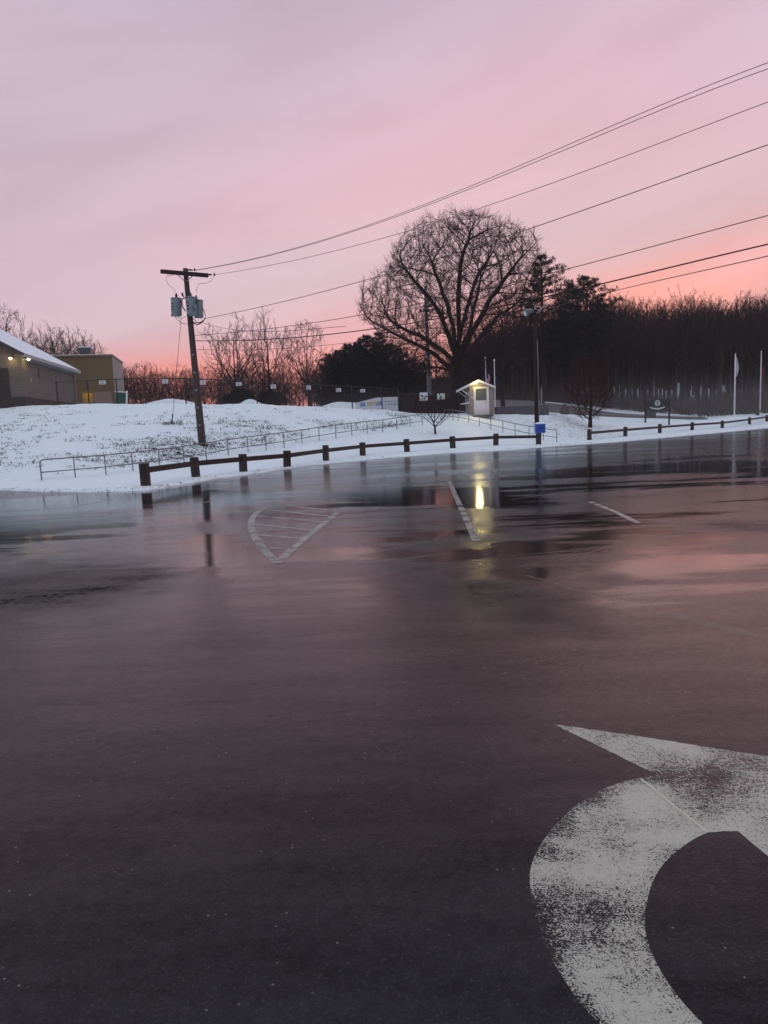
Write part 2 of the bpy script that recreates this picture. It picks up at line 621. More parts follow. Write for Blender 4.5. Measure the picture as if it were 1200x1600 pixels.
    spec = m.math('SUBTRACT', spec, m.math('MULTIPLY', m.math('MULTIPLY', mott, m.math('SUBTRACT', 1.0, m.math('MULTIPLY', wet, 0.6))), 0.30), clamp=True)
    m.L(spec, m.b.inputs['Specular IOR Level'])
    return base, rough, b.outputs[0], wet


def asphalt():
    m = Mat('wet_asphalt', (0.02, 0.018, 0.02), 0.3, 0, 0.5)
    base, rough, nor, wet = asphalt_nodes(m)
    m.b.inputs['IOR'].default_value = 1.34
    m.b.inputs['Specular IOR Level'].default_value = 0.5
    m.set(base=base, rough=rough, normal=nor)
    return m.m


M['asphalt'] = asphalt()


def paint(name, cover=0.5, col=(0.42, 0.42, 0.40), use_attr=False, scale=70, k1=1.5, k2=1.1):
    m = Mat(name, col, 0.45, 0, 0.5)
    v = m.coord('Object')
    n1 = m.math('ADD', m.math('MULTIPLY', m.noise(v, scale, 3, 0.6), 0.62), m.math('MULTIPLY', m.noise(v, scale * .3, 4, 0.7), 0.38))
    n2 = m.noise(v, 3.0, 4, 0.55, 0.6)
    n3 = m.noise(m.coord('Object', (1.2, 4.5, 1), (0, 0, R(60))), 1.0, 3, 0.5)
    s = m.math('ADD', m.math('MULTIPLY', m.math('SUBTRACT', n1, 0.5), k1),
               m.math('MULTIPLY', m.math('SUBTRACT', n2, 0.5), k2))
    s = m.math('ADD', s, m.math('MULTIPLY', m.math('SUBTRACT', n3, 0.5), 1.0))
    s = m.math('ADD', s, cover)
    if use_attr:
        wv = m.N('ShaderNodeTexWave', wave_type='RINGS', rings_direction='Z', wave_profile='SIN')
        wv.inputs['Scale'].default_value = .55
        wv.inputs['Distortion'].default_value = 3.0
        wv.inputs['Detail'].default_value = 2
        wv.inputs['Detail Scale'].default_value = .8
        m.L(m.coord('Object'), wv.inputs['Vector'])
        sc_ = m.ramp(m.math('MULTIPLY', wv.outputs['Fac'], m.noise(v, 1.6, 2)), [(.42, 0.0), (.60, 1.0)])
        s = m.math('SUBTRACT', s, m.math('MULTIPLY', sc_, .22))
    if use_attr:
        a = m.N('ShaderNodeAttribute', attribute_name='keep')
        s = m.math('ADD', s, m.math('SUBTRACT', a.outputs['Fac'], 1.0))
    al = m.ramp(s, [(0.30, 0.0), (0.55, 0.80), (0.9, 0.95)])
    m.set(base=m.mix(n2, tuple(c * 0.8 for c in col), tuple(c * 1.1 for c in col)), alpha=al)
    m.set(normal=m.bump(n1, 0.4, 0.004))
    m.b.inputs['Roughness'].default_value = 0.38
    return m.m


M['arrow'] = paint('worn_arrow_paint', 0.60, (0.44, 0.41, 0.36), True, 160, 3.2, 1.2)
M['line'] = paint('worn_line_paint', 0.54, (0.30, 0.29, 0.28), False, 60, 1.6, .7)
M['seam_paint'] = paint('thick_seam_paint', 1.0, (0.50, 0.46, 0.38), False, 90, .8, .3)
M['line_faint'] = paint('faded_line_paint', 0.36, (0.27, 0.25, 0.26), False, 30)
fm = Mat('ghost_line_paint', (0.20, 0.185, 0.19), 0.3, 0, 0.5)
fm.set(alpha=fm.ramp(fm.noise(fm.coord('Object'), 5, 6, 0.7), [(0.3, 0.04), (0.7, 0.34)]))
M['line_faint'] = fm.m
M['seal'] = simple('crack_sealant', (0.008, 0.008, 0.009), 0.3, 0, 0.2, 6, 0.2)


# ------------------------------------------------------------------ terrain
def pu(px, py=650):
    p = at(px, py, 1.0)
    return p.x


edge_px = [(0, 766), (70, 769), (150, 769), (230, 767), (300, 755), (345, 747), (400, 740), (480, 728), (580, 718),
           (700, 708), (800, 703), (870, 697), (960, 691), (1060, 682), (1200, 669)]
EDGE = [(gp(x, y).x, gp(x, y).y) for x, y in edge_px]
e0, e1 = EDGE[0], EDGE[-1]
EDGE = [(e0[0] - 60, e0[1] + 9), (e0[0] - 20, e0[1] + 1.5)] + EDGE + [(e1[0] + 60, e1[1] + 30), (e1[0] + 100, e1[1] + 42)]


def inv_interp(us, ys):
    us, ys = np.array(us), np.array(ys)
    o = np.argsort(us)
    us, ys = us[o], ys[o]
    return lambda u: 1.0 / np.interp(u, us, 1.0 / ys)


edgeY = inv_interp([x / y for x, y in EDGE], [y for x, y in EDGE])
# px: fence, rail, crest, road near, road far  (distance, height) ... then the land behind at 120, 170, 260, 600 m
T = {
    -700: ((29, .10), (33, .5), (52, 3.9), (60, 4.0), (84, 4.0), 4.0, 5.0, 8, 20),
    -300: ((27, .09), (31, .3), (49, 4.0), (56, 4.1), (80, 4.0), 4.0, 5.0, 8, 20),
    0: ((25.5, .08), (28.5, .15), (48, 4.15), (55, 4.2), (80, 4.0), 4.0, 5.0, 8, 20),
    68: ((23.6, .08), (26.8, .10), (48, 4.20), (55, 4.2), (80, 4.0), 4.0, 5.0, 8, 20),
    150: ((23.3, .08), (28.6, .12), (47, 4.05), (54, 4.1), (80, 4.0), 4.0, 5.0, 8, 20),
    250: ((24.0, .08), (31, .23), (46, 3.85), (54, 3.9), (80, 3.9), 4.0, 5.0, 8, 20),
    323: ((27.5, .08), (33.5, .36), (47, 3.75), (54, 3.7), (80, 3.7), 4.0, 5.0, 8, 20),
    416: ((30.4, .08), (37, .62), (48, 3.58), (56, 3.5), (80, 3.5), 3.8, 5.0, 8, 22),
    500: ((35, .10), (42, .95), (52, 3.38), (60, 3.3), (80, 3.3), 3.6, 5.0, 9, 24),
    600: ((40, .14), (47, 1.31), (56, 3.05), (63, 3.0), (82, 3.0), 3.6, 6.0, 12, 26),
    660: ((41.8, .16), (50, 1.73), (57, 2.55), (64, 2.6), (86, 3.4), 4.6, 7.0, 14, 30),
    745: ((43.7, .2), (50.3, 1.45), (54, 2.3), (66, 2.6), (90, 4.4), 5.6, 8.5, 16, 34),
    785: ((44.6, .2), (49.5, .9), (55, 2.15), (70, 2.9), (92, 4.5), 5.9, 9.0, 17, 36),
    860: ((46.5, .06), (49.5, .35), (56, 2.0), (70, 2.4), (85, 3.6), 5.5, 9.5, 18, 36),
    920: ((50, .06), (57, .85), (66, 1.75), (72, 1.9), (80, 2.6), 4.9, 9.5, 18, 36),
    960: ((53, .06), (59, .8), (69, 1.4), (75, 1.65), (82, 2.1), 4.5, 9.5, 18, 36),
    1027: ((60, .06), (66, .86), (74, 1.2), (80, 1.3), (88, 1.6), 4.0, 9.5, 18, 36),
    1100: ((66, .06), (72, .8), (80, .85), (85, .92), (92, 1.15), 3.6, 9.0, 18, 36),
    1148: ((70, .06), (76, .9), (84, 1.15), (90, 1.2), (96, 1.3), 3.4, 8.5, 17, 36),
    1200: ((77, .06), (82, .9), (88, 1.2), (94, 1.25), (100, 1.4), 3.2, 8.0, 17, 36),
    1500: ((108, .1), (111, .6), (114, 1.0), (116, 1.2), (118, 1.3), 1.6, 8.0, 17, 36),
    1900: ((112, .1), (114, .6), (116, 1.0), (117, 1.2), (118, 1.3), 1.6, 8.0, 17, 36),
}
kp = sorted(T)
ku = np.array([pu(p) for p in kp])
U = np.linspace(-1.3, 1.25, 520)


def kin(vals, inv=False):
    v = np.array(vals, float)
    if inv:
        return 1 / np.interp(U, ku, 1 / v)
    r = np.interp(U, ku, v)
    k = np.ones(7) / 7
    rp = np.pad(r, 3, mode='edge')
    return np.convolve(rp, k, 'valid')


eY = edgeY(U)
jit = np.array([noise.noise(Vector((u * Y * 1.3, Y * 1.3, 2))) * .20 + noise.noise(Vector((u * Y * 4, Y * 4, 7))) * .15 for u, Y in zip(U, eY)])
eY = eY + jit
rows = [(eY - 0.03, np.full_like(U, -0.03)), (eY + 0.03, np.full_like(U, 0.03)), (eY + 0.22, np.full_like(U, 0.075))]
for k in range(5):
    rows.append((np.maximum(kin([T[p][k][0] for p in kp], True), eY + 0.3 + .3 * k), kin([T[p][k][1] for p in kp])))
for k, Yf in enumerate((125, 172, 260, 600)):
    rows.append((np.full_like(U, float(Yf)), kin([T[p][5 + k] for p in kp])))
sub = [1, 2, 8, 14, 46, 10, 14, 8, 6, 6, 6]
RY, RZ, RT = [], [], []
for i, n in enumerate(sub):
    (Ya, Za), (Yb, Zb) = rows[i], rows[i + 1]
    for j in range(n):
        t = j / n
        RY.append(Ya + (Yb - Ya) * t)
        RZ.append(Za + (Zb - Za) * t)
        RT.append(i + t)
RY.append(rows[-1][0])
RZ.append(rows[-1][1])
RT.append(len(sub))
RY, RZ, RT = np.array(RY), np.array(RZ), np.array(RT)
for _ in range(3):   # soften the breaks of slope
    Z2 = RZ.copy()
    Z2[4:-1] = (RZ[3:-2] + 2 * RZ[4:-1] + RZ[5:]) / 4
    RZ = Z2
nr, nc = RY.shape
TX = RY * U[None, :]
bare = np.zeros((nr, nc))
pxU = np.interp(U, ku, kp)
for i in range(nr):
    t = RT[i]
    for j in range(nc):
        x, y, px = TX[i, j], RY[i, j], pxU[j]
        amp = .035
        if 4 < t < 5.3:
            amp = .10
        if t > 2:
            RZ[i, j] += noise.noise(Vector((x * .35, y * .35, 0))) * amp + noise.noise(Vector((x * 1.4, y * 1.4, 5))) * amp * .45
        b = 0.0
        if 4.0 <= t <= 5.2 and px < 700:
            b = 0.55 + 1.3 * noise.noise(Vector((x * .16, y * .30, 9))) + .12 * math.exp(-((t - 4.18) / .13) ** 2)
            b *= min(1, max(0, (700 - px) / 100)) * min(1, (t - 3.98) / .1)
        elif 3.8 < t < 5.0 and 770 < px < 960:
            b = 0.55 * math.exp(-((px - 860) / 55) ** 2) + .2
        elif t < 1.6 and px < 1200:
            b = 0.38
        elif 3 < t <= 4.0:
            b = .1
        elif t > 7:
            b = .55
        bare[i, j] = max(0, b)
V = np.stack([TX, RY, RZ], -1).reshape(-1, 3)
idx = np.arange(nr * nc).reshape(nr, nc)
Fq = np.stack([idx[:-1, :-1], idx[:-1, 1:], idx[1:, 1:], idx[1:, :-1]], -1).reshape(-1, 4)
snow_g = arr_obj('snow_ground', V, Fq, M['snow'], None, True)
a = snow_g.data.attributes.new('bare', 'FLOAT', 'POINT')
a.data.foreach_set('value', bare.astype(np.float32).ravel())
tag(snow_g, kind='structure')
BVH = BVHTree.FromPolygons([tuple(v) for v in V], [tuple(f) for f in Fq])


def gz(x, y):
    h = BVH.ray_cast(Vector((x, y, 200)), Vector((0, 0, -1)))
    return h[0].z if h[0] is not None else 0.0


def on(px, Y, py=650, dz=0.0):
    """point on the ground at column px and distance Y"""
    p = at(px, py, Y)
    return Vector((p.x, Y, max(gz(p.x, Y), 0) + dz))


def hit(px, py):
    h = BVH.ray_cast(ORG, ray(px, py))
    return h[0] if h[0] is not None else gp(px, py)


# far ground under and behind everything
g = MB()
g.add([(-900, -300, -.35), (900, -300, -.35), (900, 1200, -.35), (-900, 1200, -.35)], [(0, 1, 2, 3)])
tag(g.build('ground', M['snow_clean']), kind='structure')


# ------------------------------------------------------------------ parking lot
def lines(a, b, c, d, s, big):
    return np.concatenate([np.arange(a, b, big), np.arange(b, c, s), np.arange(c, d + .01, big)])


GX = lines(-90, -26, 46, 160, .34, 4)
GY = lines(-60, 0, 66, 114, .34, 4)
XX, YY = np.meshgrid(GX, GY)


def blobs(lst):
    o = np.zeros_like(XX)
    for px, py, dx, dy, amt in lst:
        c = gp(px, py)
        rx = abs(gp(px + dx, py).x - c.x)
        ya, yb = gp(px, py - dy).y, gp(px, py + dy).y
        tilt = math.radians(24)
        ax, ay = XX - c.x, YY - (ya + yb) / 2
        ax2, ay2 = ax * math.cos(tilt) + ay * math.sin(tilt), -ax * math.sin(tilt) + ay * math.cos(tilt)
        o += amt * np.exp(-((ax2 / rx) ** 2 + (ay2 / max(.4, (ya - yb) / 2)) ** 2))
    return np.clip(o, -1, 1.2)


puddle = blobs([(110, 795, 220, 20, .9), (60, 832, 200, 8, .6), (40, 850, 160, 8, .45), (325, 800, 60, 40, .65), (330, 865, 40, 40, .5), (230, 775, 60, 12, .6), (745, 785, 80, 34, .55), (780, 880, 130, 60, .22), (330, 900, 60, 60, .25),
                (640, 778, 130, 13, .8), (850, 742, 240, 13, .62), (1110, 722, 240, 9, .66), (1060, 872, 130, 22, .55),
                (470, 790, 90, 20, .25), (1180, 735, 120, 5, .6), (600, 715, 200, 6, -.5), (1050, 695, 250, 6, -.5),
                (950, 790, 160, 14, -.2), (500, 960, 220, 60, .12), (560, 830, 40, 20, .1)]) + .36
coarse = blobs([(20, 930, 180, 60, .9), (180, 905, 90, 20, .6), (380, 795, 30, 5, .8), (770, 940, 120, 60, .9), (1170, 825, 100, 18, .8), (700, 850, 160, 14, .6), (960, 905, 60, 14, .5), (330, 1010, 120, 40, .35),
                (860, 830, 120, 10, .5), (600, 1400, 900, 260, .30), (640, 890, 90, 10, .3)])
zc = np.zeros_like(XX)
V = np.stack([XX, YY, zc], -1).reshape(-1, 3)
n1, n2 = XX.shape
idx = np.arange(n1 * n2).reshape(n1, n2)
Fq = np.stack([idx[:-1, :-1], idx[:-1, 1:], idx[1:, 1:], idx[1:, :-1]], -1).reshape(-1, 4)
lot = arr_obj('parking_lot', V, Fq, M['asphalt'])
for nm, arr in (('puddle', puddle), ('coarse', coarse)):
    a = lot.data.attributes.new(nm, 'FLOAT', 'POINT')
    a.data.foreach_set('value', arr.astype(np.float32).ravel())
tag(lot, kind='structure')


def strip(mb, pts, w, z=.0012):
    """flat painted line through ground points, width w metres"""
    P = [Vector((p.x, p.y, z)) for p in pts]
    vs = []
    for i, p in enumerate(P):
        t = (P[min(i + 1, len(P) - 1)] - P[max(i - 1, 0)]).normalized()
        nrm = Vector((-t.y, t.x, 0)) * w / 2
        vs += [p + nrm, p - nrm]
    mb.add(vs, [(2 * i, 2 * i + 1, 2 * i + 3, 2 * i + 2) for i in range(len(P) - 1)])


def gpl(lst):
    return [gp(x, y) for x, y in lst]


def resample(pts, n):
    P = [Vector(p) for p in pts]
    d = [0]
    for a_, b_ in zip(P[:-1], P[1:]):
        d.append(d[-1] + (b_ - a_).length)
    out = []
    m = len(P)
    for k in range(n):
        s = d[-1] * k / (n - 1)
        i = max(0, min(m - 2, int(np.searchsorted(d, s, 'right')) - 1))
        t = (s - d[i]) / max(1e-9, d[i + 1] - d[i])
        p0, p1, p2, p3 = P[max(i - 1, 0)], P[i], P[i + 1], P[min(i + 2, m - 1)]
        out.append(0.5 * ((2 * p1) + (p2 - p0) * t + (2 * p0 - 5 * p1 + 4 * p2 - p3) * t * t + (3 * p1 - p0 - 3 * p2 + p3) * t ** 3))
    return out


def markings():
    # large turn arrow: head polygon and curved shaft
    outer = resample(gpl([(1000, 1216), (960, 1226), (915, 1248), (875, 1282), (845, 1320), (829, 1358), (830, 1400), (840, 1445), (858, 1490),
                          (882, 1532), (912, 1574), (950, 1612), (1000, 1660), (1070, 1715)]), 60)
    inner = resample(gpl([(1107, 1301), (1085, 1311), (1062, 1327), (1038, 1349), (1020, 1378), (1010, 1415), (1008, 1450), (1015, 1480),
                          (1030, 1513), (1050, 1545), (1076, 1577), (1105, 1606), (1150, 1650), (1220, 1705)]), 60)
    K = 10
    vs, fs, keep = [], [], []
    for i, (o_, n_) in enumerate(zip(outer, inner)):
        for k in range(K + 1):
            t = k / K
            p = o_.lerp(n_, t)
            vs.append((p.x, p.y, .0012))
            kk = 1.0
            if i > 26:
                kk -= .34 * max(0, 1 - t / .24) * min(1, (i - 26) / 14)
            elif 3 < i < 22:
                kk -= .30 * max(0, 1 - t / .30) * math.sin(math.pi * (i - 3) / 19)
            if t > .95:
                kk = .9
            if i > 52 and t < .3:
                kk -= .08
            keep.append(kk)
    for i in range(59):
        for k in range(K):
            a_ = i * (K + 1) + k
            fs.append((a_, a_ + 1, a_ + K + 2, a_ + K + 1))
    b = len(vs)
    def rag(P_):
        out_ = []
        for p0, p1 in zip(P_, P_[1:] + P_[:1]):
            n_ = max(1, int((p1 - p0).length / .02))
            for q in range(n_):
                p = p0.lerp(p1, q / n_)
                if q:
                    p = p + Vector((noise.noise(p * 30), noise.noise(p * 30 + Vector((9, 0, 0))), 0)) * .007
                out_.append(p)
        return out_
    head = gpl([(866, 1132), (940, 1142), (1040, 1157), (1120, 1170), (1200, 1182), (1300, 1197), (1420, 1215), (1370, 1300), (1300, 1418),
                (1200, 1338), (1153, 1299), (1130, 1299), (1107, 1301), (1055, 1261), (1000, 1216), (1027, 1211)])
    head = rag(head)
    vs += [(p.x, p.y, .0012) for p in head]
    fs.append(tuple(b + i for i in reversed(range(len(head)))))
    keep += [1.0] * len(head)
    me = bpy.data.meshes.new('turn_arrow_marking')
    me.from_pydata(vs, [], fs)
    me.materials.append(M['arrow'])
    at_ = me.attributes.new('keep', 'FLOAT', 'POINT')
    at_.data.foreach_set('value', np.array(keep, np.float32))
    o = bpy.data.objects.new('turn_arrow_marking', me)
    COL.objects.link(o)
    tag(o, kind='structure')
    # seam of thicker paint along the base of the arrow head
    s = MB()
    strip(s, gpl([(1001, 1217), (1055, 1261.5), (1106, 1301)]), .012, .0024)
    tag(s.build('arrow_seam', M['seam_paint']), kind='structure')
    # hatched island
    h = MB()
    left = resample(gpl([(433, 880), (412, 858), (398, 838), (392, 820), (398, 804), (416, 791)]), 18)
    right = gpl([(433, 880), (463, 853), (495, 827), (527, 801)])
    strip(h, left, .12)
    strip(h, resample(right, 8), .12, .0036)
    for (a1, b1) in (((417, 856), (466, 859)), ((400, 836), (478, 842)), ((394, 819), (492, 829)), ((400, 806), (507, 816)),
                     ((412, 796), (519, 807)), ((440, 789), (527, 799))):
        strip(h, gpl([a1, b1]), .10, .0024)
    tag(h.build('hatched_island_marking', M['line']), kind='structure')
    ln = MB()
    strip(ln, gpl([(702, 752), (712, 775), (744, 845)]), .11)
    strip(ln, gpl([(922, 784), (960, 799), (997, 817)]), .10)
    strip(ln, gpl([(0, 772), (16, 768)]), .14)
    strip(ln, gpl([(108, 794), (140, 787), (176, 780)]), .13)
    for a1, b1 in (((592, 722), (655, 729)), ((648, 717), (720, 722)), ((700, 714), (790, 719)), ((742, 709), (830, 713)), ((850, 703), (930, 707)),
                   ((905, 699), (1000, 701)), ((288, 791), (360, 777))):
        strip(ln, gpl([a1, b1]), .10)
    tag(ln.build('parking_lines', M['line']), kind='structure')
    fl = MB()
    strip(fl, gpl([(0, 800), (108, 794)]), .12)
    strip(fl, gpl([(1030, 956), (1110, 976), (1200, 997), (1300, 1016)]), .13)
    strip(fl, gpl([(690, 866), (640, 872), (560, 880)]), .12)
    strip(fl, gpl([(560, 868), (700, 840)]), .12)
    strip(fl, gpl([(0, 817), (70, 812), (150, 808), (230, 806)]), .12)
    tag(fl.build('faded_parking_lines', M['line_faint']), kind='structure')
    sl = MB()
    for path in ([(700, 880), (760, 872), (820, 866), (905, 862)], [(820, 885), (870, 873), (950, 857)], [(800, 780), (860, 772), (920, 765)],
                 [(820, 898), (880, 915), (925, 925), (960, 940)]):
        P = resample(gpl(path), 14)
        P = [p + Vector((noise.noise(p * 1.7) * .12, noise.noise(p * 2.1 + Vector((5, 0, 0))) * .12, 0)) for p in P]
        strip(sl, P, .03, .0006)
    tag(sl.build('sealed_cracks', M['seal']), kind='structure')


markings()

# park road across the snow
rd = MB()
up_ = [(740, 623), (773, 625), (800, 626.5), (860, 631), (900, 638), (960, 645.5), (1000, 648.5), (1050, 651), (1100, 652)]
lo_ = [(740, 640), (773, 641), (800, 642), (860, 644), (900, 648), (960, 651.5), (1000, 653), (1050, 654.3), (1110, 655)]
RDn = 40
A_ = [hit(x, y) for x, y in up_]
B_ = [hit(x, y) for x, y in lo_]
A_, B_ = resample(A_, RDn), resample(B_, RDn)
K = 10
vs = []
for a_, b_ in zip(A_, B_):
    for k in range(K + 1):
        p = a_.lerp(b_, k / K)
        vs.append((p.x, p.y, gz(p.x, p.y) + .07))
rd.add(vs, [(i * (K + 1) + k, i * (K + 1) + k + 1, (i + 1) * (K + 1) + k + 1, (i + 1) * (K + 1) + k) for i in range(RDn - 1) for k in range(K)])
M['road'] = simple('damp_park_road', (0.10, 0.09, 0.095), 0.55, 0, 0.4, 0.6, 0.2)
tag(rd.build('road', M['road']), kind='structure')


# ------------------------------------------------------------------ fences and rails
def timber_fence(posts, label, group, rail_end=None):
    """posts: pixel of each post's foot"""
    feet = [gp(x, y, .06) for x, y in posts]
    for p in feet:
        p.z = max(gz(p.x, p.y), .02)
    root = empty('timber_guard_fence', feet[0])
    root['label'] = label
    root['category'] = 'fence'
    root['group'] = group
    o0 = Vector(feet[0])
    for i, p in enumerate(feet):
        nb = feet[min(i + 1, len(feet) - 1)] - feet[max(i - 1, 0)]
        rz = math.atan2(nb.y, nb.x)
        h = .74 + random.uniform(-.03, .03)
        mb = MB()
        mb.box((0, 0, h / 2 - .15), (random.uniform(.26, .31), .24, h + .3), 0, random.uniform(-.05, .05), random.uniform(-.05, .05), .02)
        po = mb.build('post', M['fence_wood'], root)
        po.location = p - o0
        po.rotation_euler = (0, 0, rz + random.uniform(-.04, .04))
        if i < len(feet) - 1:
            q = feet[i + 1]
            L_ = (q - p).length
            m = MB()
            m.box((L_ / 2, 0, 0), (L_ - .27, .13, .19), 0, 0, 0, .018)
            ro = m.build('rail', M['rail_wood'], root)
            ro.location = p - o0 + Vector((0, 0, .50))
            d = q - p
            ro.rotation_euler = (0, -math.atan2(d.z, math.hypot(d.x, d.y)), math.atan2(d.y, d.x))
    return root


fl_posts = [(228, 759.5), (306, 746), (380.5, 737.5), (449, 729.5), (509.5, 720.5), (567, 713.5), (636, 708), (707.5, 703), (775, 698.5), (841.5, 694.5)]
fr_posts = [(921, 687.5), (977, 682), (1031, 677), (1081.5, 672.5), (1128.5, 669), (1171, 665), (1198, 662.5), (1228, 660), (1262, 657)]
timber_fence(fl_posts, 'brown timber guard fence along the lot edge, running left of the blue box', 'timber guard fences along the snowy kerb')
timber_fence(fr_posts, 'brown timber guard fence along the lot edge, running right in front of the green sign', 'timber guard fences along the snowy kerb')


def far_fence():
    f0 = on(1183.5, 84)
    root = empty('timber_guard_fence', f0)
    tag(root, 'short dark timber fence behind the red flag pole at the right edge', 'fence', 'timber guard fences along the snowy kerb')
    pts = [f0, on(1240, 87), on(1300, 90)]
    for i, p in enumerate(pts):
        mb = MB()
        mb.box((0, 0, .3), (.34, .3, .9), 0, 0, 0, .02)
        o = mb.build('post', M['fence_wood'], root)
        o.location = p - f0
        if i < 2:
            d = pts[i + 1] - p
            m = MB()
            m.box((d.length / 2, 0, 0), (d.length - .3, .14, .2), 0, 0, 0, .02)
            r_ = m.build('rail', M['rail_wood'], root)
            r_.location = p - f0 + Vector((0, 0, .5))
            r_.rotation_euler = (0, -math.atan2(d.z, math.hypot(d.x, d.y)), math.atan2(d.y, d.x))


far_fence()


def handrail(posts, label, first_curve, last_curve):
    """posts: (px, py_foot, distance); pipe rail with a middle pipe"""
    feet = []
    for px, py, Y in posts:
        p = at(px, py, Y)
        p.z = gz(p.x, p.y) - .02
        feet.append(p)
    H = .82
    root = empty('pipe_handrail', feet[0])
    tag(root, label, 'handrail', 'pipe handrails beside the snowy ramps')
    o0 = Vector(feet[0])
    # smooth the line of the rails
    zs = [p.z for p in feet]
    for _ in range(2):
        zs = [zs[0]] + [(zs[i - 1] + 2 * zs[i] + zs[i + 1]) / 4 for i in range(1, len(zs) - 1)] + [zs[-1]]
    for i, p in enumerate(feet):
        top = zs[i] + H
        if (i == 0 and first_curve) or (i == len(feet) - 1 and last_curve):
            continue
        m = MB()
        m.tube([p - o0 - Vector((0, 0, .1)), Vector((p.x, p.y, top)) - o0], .024, 8)
        m.build('post', M['galv'], root, True)
    def path(h):
        return [Vector((p.x, p.y, z + h)) - o0 for p, z in zip(feet, zs)]
    tp = path(H)
    if first_curve:
        d = (tp[1] - tp[0]).normalized()
        f = feet[0] - o0
        tp = [f - Vector((0, 0, .1)), Vector((tp[0].x, tp[0].y, tp[0].z - .15)), tp[0] + d * .03 - Vector((0, 0, .04)), tp[0] + d * .16] + tp[1:]
    if last_curve:
        d = (tp[-2] - tp[-1]).normalized()
        l_ = tp[-1]
        f = feet[-1] - o0
        tp = tp[:-1] + [l_ + d * .16, l_ + d * .03 - Vector((0, 0, .04)), Vector((l_.x, l_.y, l_.z - .15)), f - Vector((0, 0, .1))]
    m = MB()
    m.tube(tp, .026, 8)
    m.build('top_rail', M['galv'], root, True)
    m = MB()
    m.tube(path(H * .40), .022, 8)
    m.build('middle_rail', M['galv'], root, True)
    return root


lp = [(66, 757), (118, 748), (166, 743.5), (208, 737), (250, 731.5), (288, 725.5), (323, 720), (357, 714), (388, 708.5), (416, 704), (444, 699), (472, 694),
      (499, 689.5), (525, 685), (550, 682), (574, 678.5), (598, 674.5), (620, 670), (641, 666), (660, 662.5)]
kD = ([66, 166, 250, 323, 416, 500, 600, 660, 716], [27, 28.6, 31, 33.5, 37, 42, 47, 50, 53])
handrail([(x, y, float(np.interp(x, *kD))) for x, y in lp], 'long grey pipe handrail climbing the slope from the left to the bare sapling', True, False)
rp = [(694, 656.5, 52.5), (708, 656, 52.3), (716, 656.5, 51.8), (732.5, 661, 51), (749, 666, 50.3), (767, 671, 49.8), (786, 677, 49.2), (805, 681, 48.7), (827, 687.5, 48), (849, 692, 47.4), (870, 694, 46.8)]
handrail(rp, 'grey pipe handrail descending from the lit hut to the blue box', False, True)


# chain-link fence on the crest of the bank
def chain_fence():
    P = [(87.5, 597), (136, 594), (181, 592.5), (225, 590.5), (288, 591.5), (345, 593.5), (400, 597), (451, 599), (501, 601.5), (549, 604), (596, 606.5), (622, 609)]
    cY = ([0, 250, 416, 500, 600, 660, 745], [49, 47, 49, 53, 57, 58, 58])
    feet, tops = [], []
    for px, py in P:
        Y = float(np.interp(px, *cY))
        t = at(px, py, Y)
        feet.append(Vector((t.x, t.y, gz(t.x, t.y))))
        tops.append(t)
    o0 = Vector(feet[0])
    root = empty('chain_link_fence', o0)
    tag(root, 'tall black chain-link fence with top rail along the crest of the snowy bank', 'fence')
    for f, t in zip(feet, tops):
        m = MB()
        m.tube([f - o0 - Vector((0, 0, .3)), t - o0 + Vector((0, 0, .05))], .045, 8)
        m.build('post', M['dark_metal'], root, True)
    m = MB()
    m.tube([f - o0 for f in tops], .028, 8)
    m.build('top_rail', M['dark_metal'], root, True)
    # woven wire
    V_, F_ = [], []
    for (f1, t1), (f2, t2) in zip(zip(feet[:-1], tops[:-1]), zip(feet[1:], tops[1:])):
        L_ = (f2 - f1).length
        n = int(L_ / .13)
        h = (t1 - f1).z
        d = (f2 - f1) / L_
        for s in (1, -1):
            for k in range(-int(h / .13), n + int(h / .13)):
                # line from bottom x=k*.13 going up at 45 degrees
                a0, a1 = k * .13, k * .13 + s * h
                t0, t1_ = 0.0, 1.0
                if a0 < 0:
                    if s < 0:
                        continue
                    t0 = -a0 / (a1 - a0)
                if a0 > L_:
                    if s > 0:
                        continue
                    t0 = (L_ - a0) / (a1 - a0)
                if a1 > L_:
                    t1_ = (L_ - a0) / (a1 - a0)
                if a1 < 0:
                    t1_ = -a0 / (a1 - a0)
                if t1_ <= t0:
                    continue
                def pt(t):
                    al = a0 + (a1 - a0) * t
                    q = al / L_
                    fz = f1.z + (f2.z - f1.z) * q
                    tz = t1.z + (t2.z - t1.z) * q
                    return Vector((f1.x + d.x * al, f1.y + d.y * al, fz + (tz - fz) * t)) - o0
                p, q = pt(t0), pt(t1_)
                w = Vector((0, 0, .0045))
                b = len(V_)
                V_ += [p - w, q - w, q + w, p + w]
                F_.append((b, b + 1, b + 2, b + 3))
    arr_obj('wire_mesh', V_, F_, M['dark_metal'], root)
    return feet, tops


cf_feet, cf_tops = chain_fence()


def plate(px, py, Y, w, h, name, label, cat, group=None, mat='plate', marks=None):
    c = at(px, py, Y)
    root = empty(name, c)
    tag(root, label, cat, group)
    m = MB()
    m.box((0, 0, 0), (w, .02, h), 0, 0, 0, .006)
    m.build('panel', M[mat], root)
    if marks:
        marks(root)
    return root


def mk_lines(root, w, h, n=3, mat='dark_metal'):
    m = MB()
    for k in range(n):
        z = h * (.28 - .28 * k)
        m.box((0, -.0125, z), (w * (.7 if k % 2 == 0 else .5), .004, h * .09))
    m.build('lettering', M[mat], root)


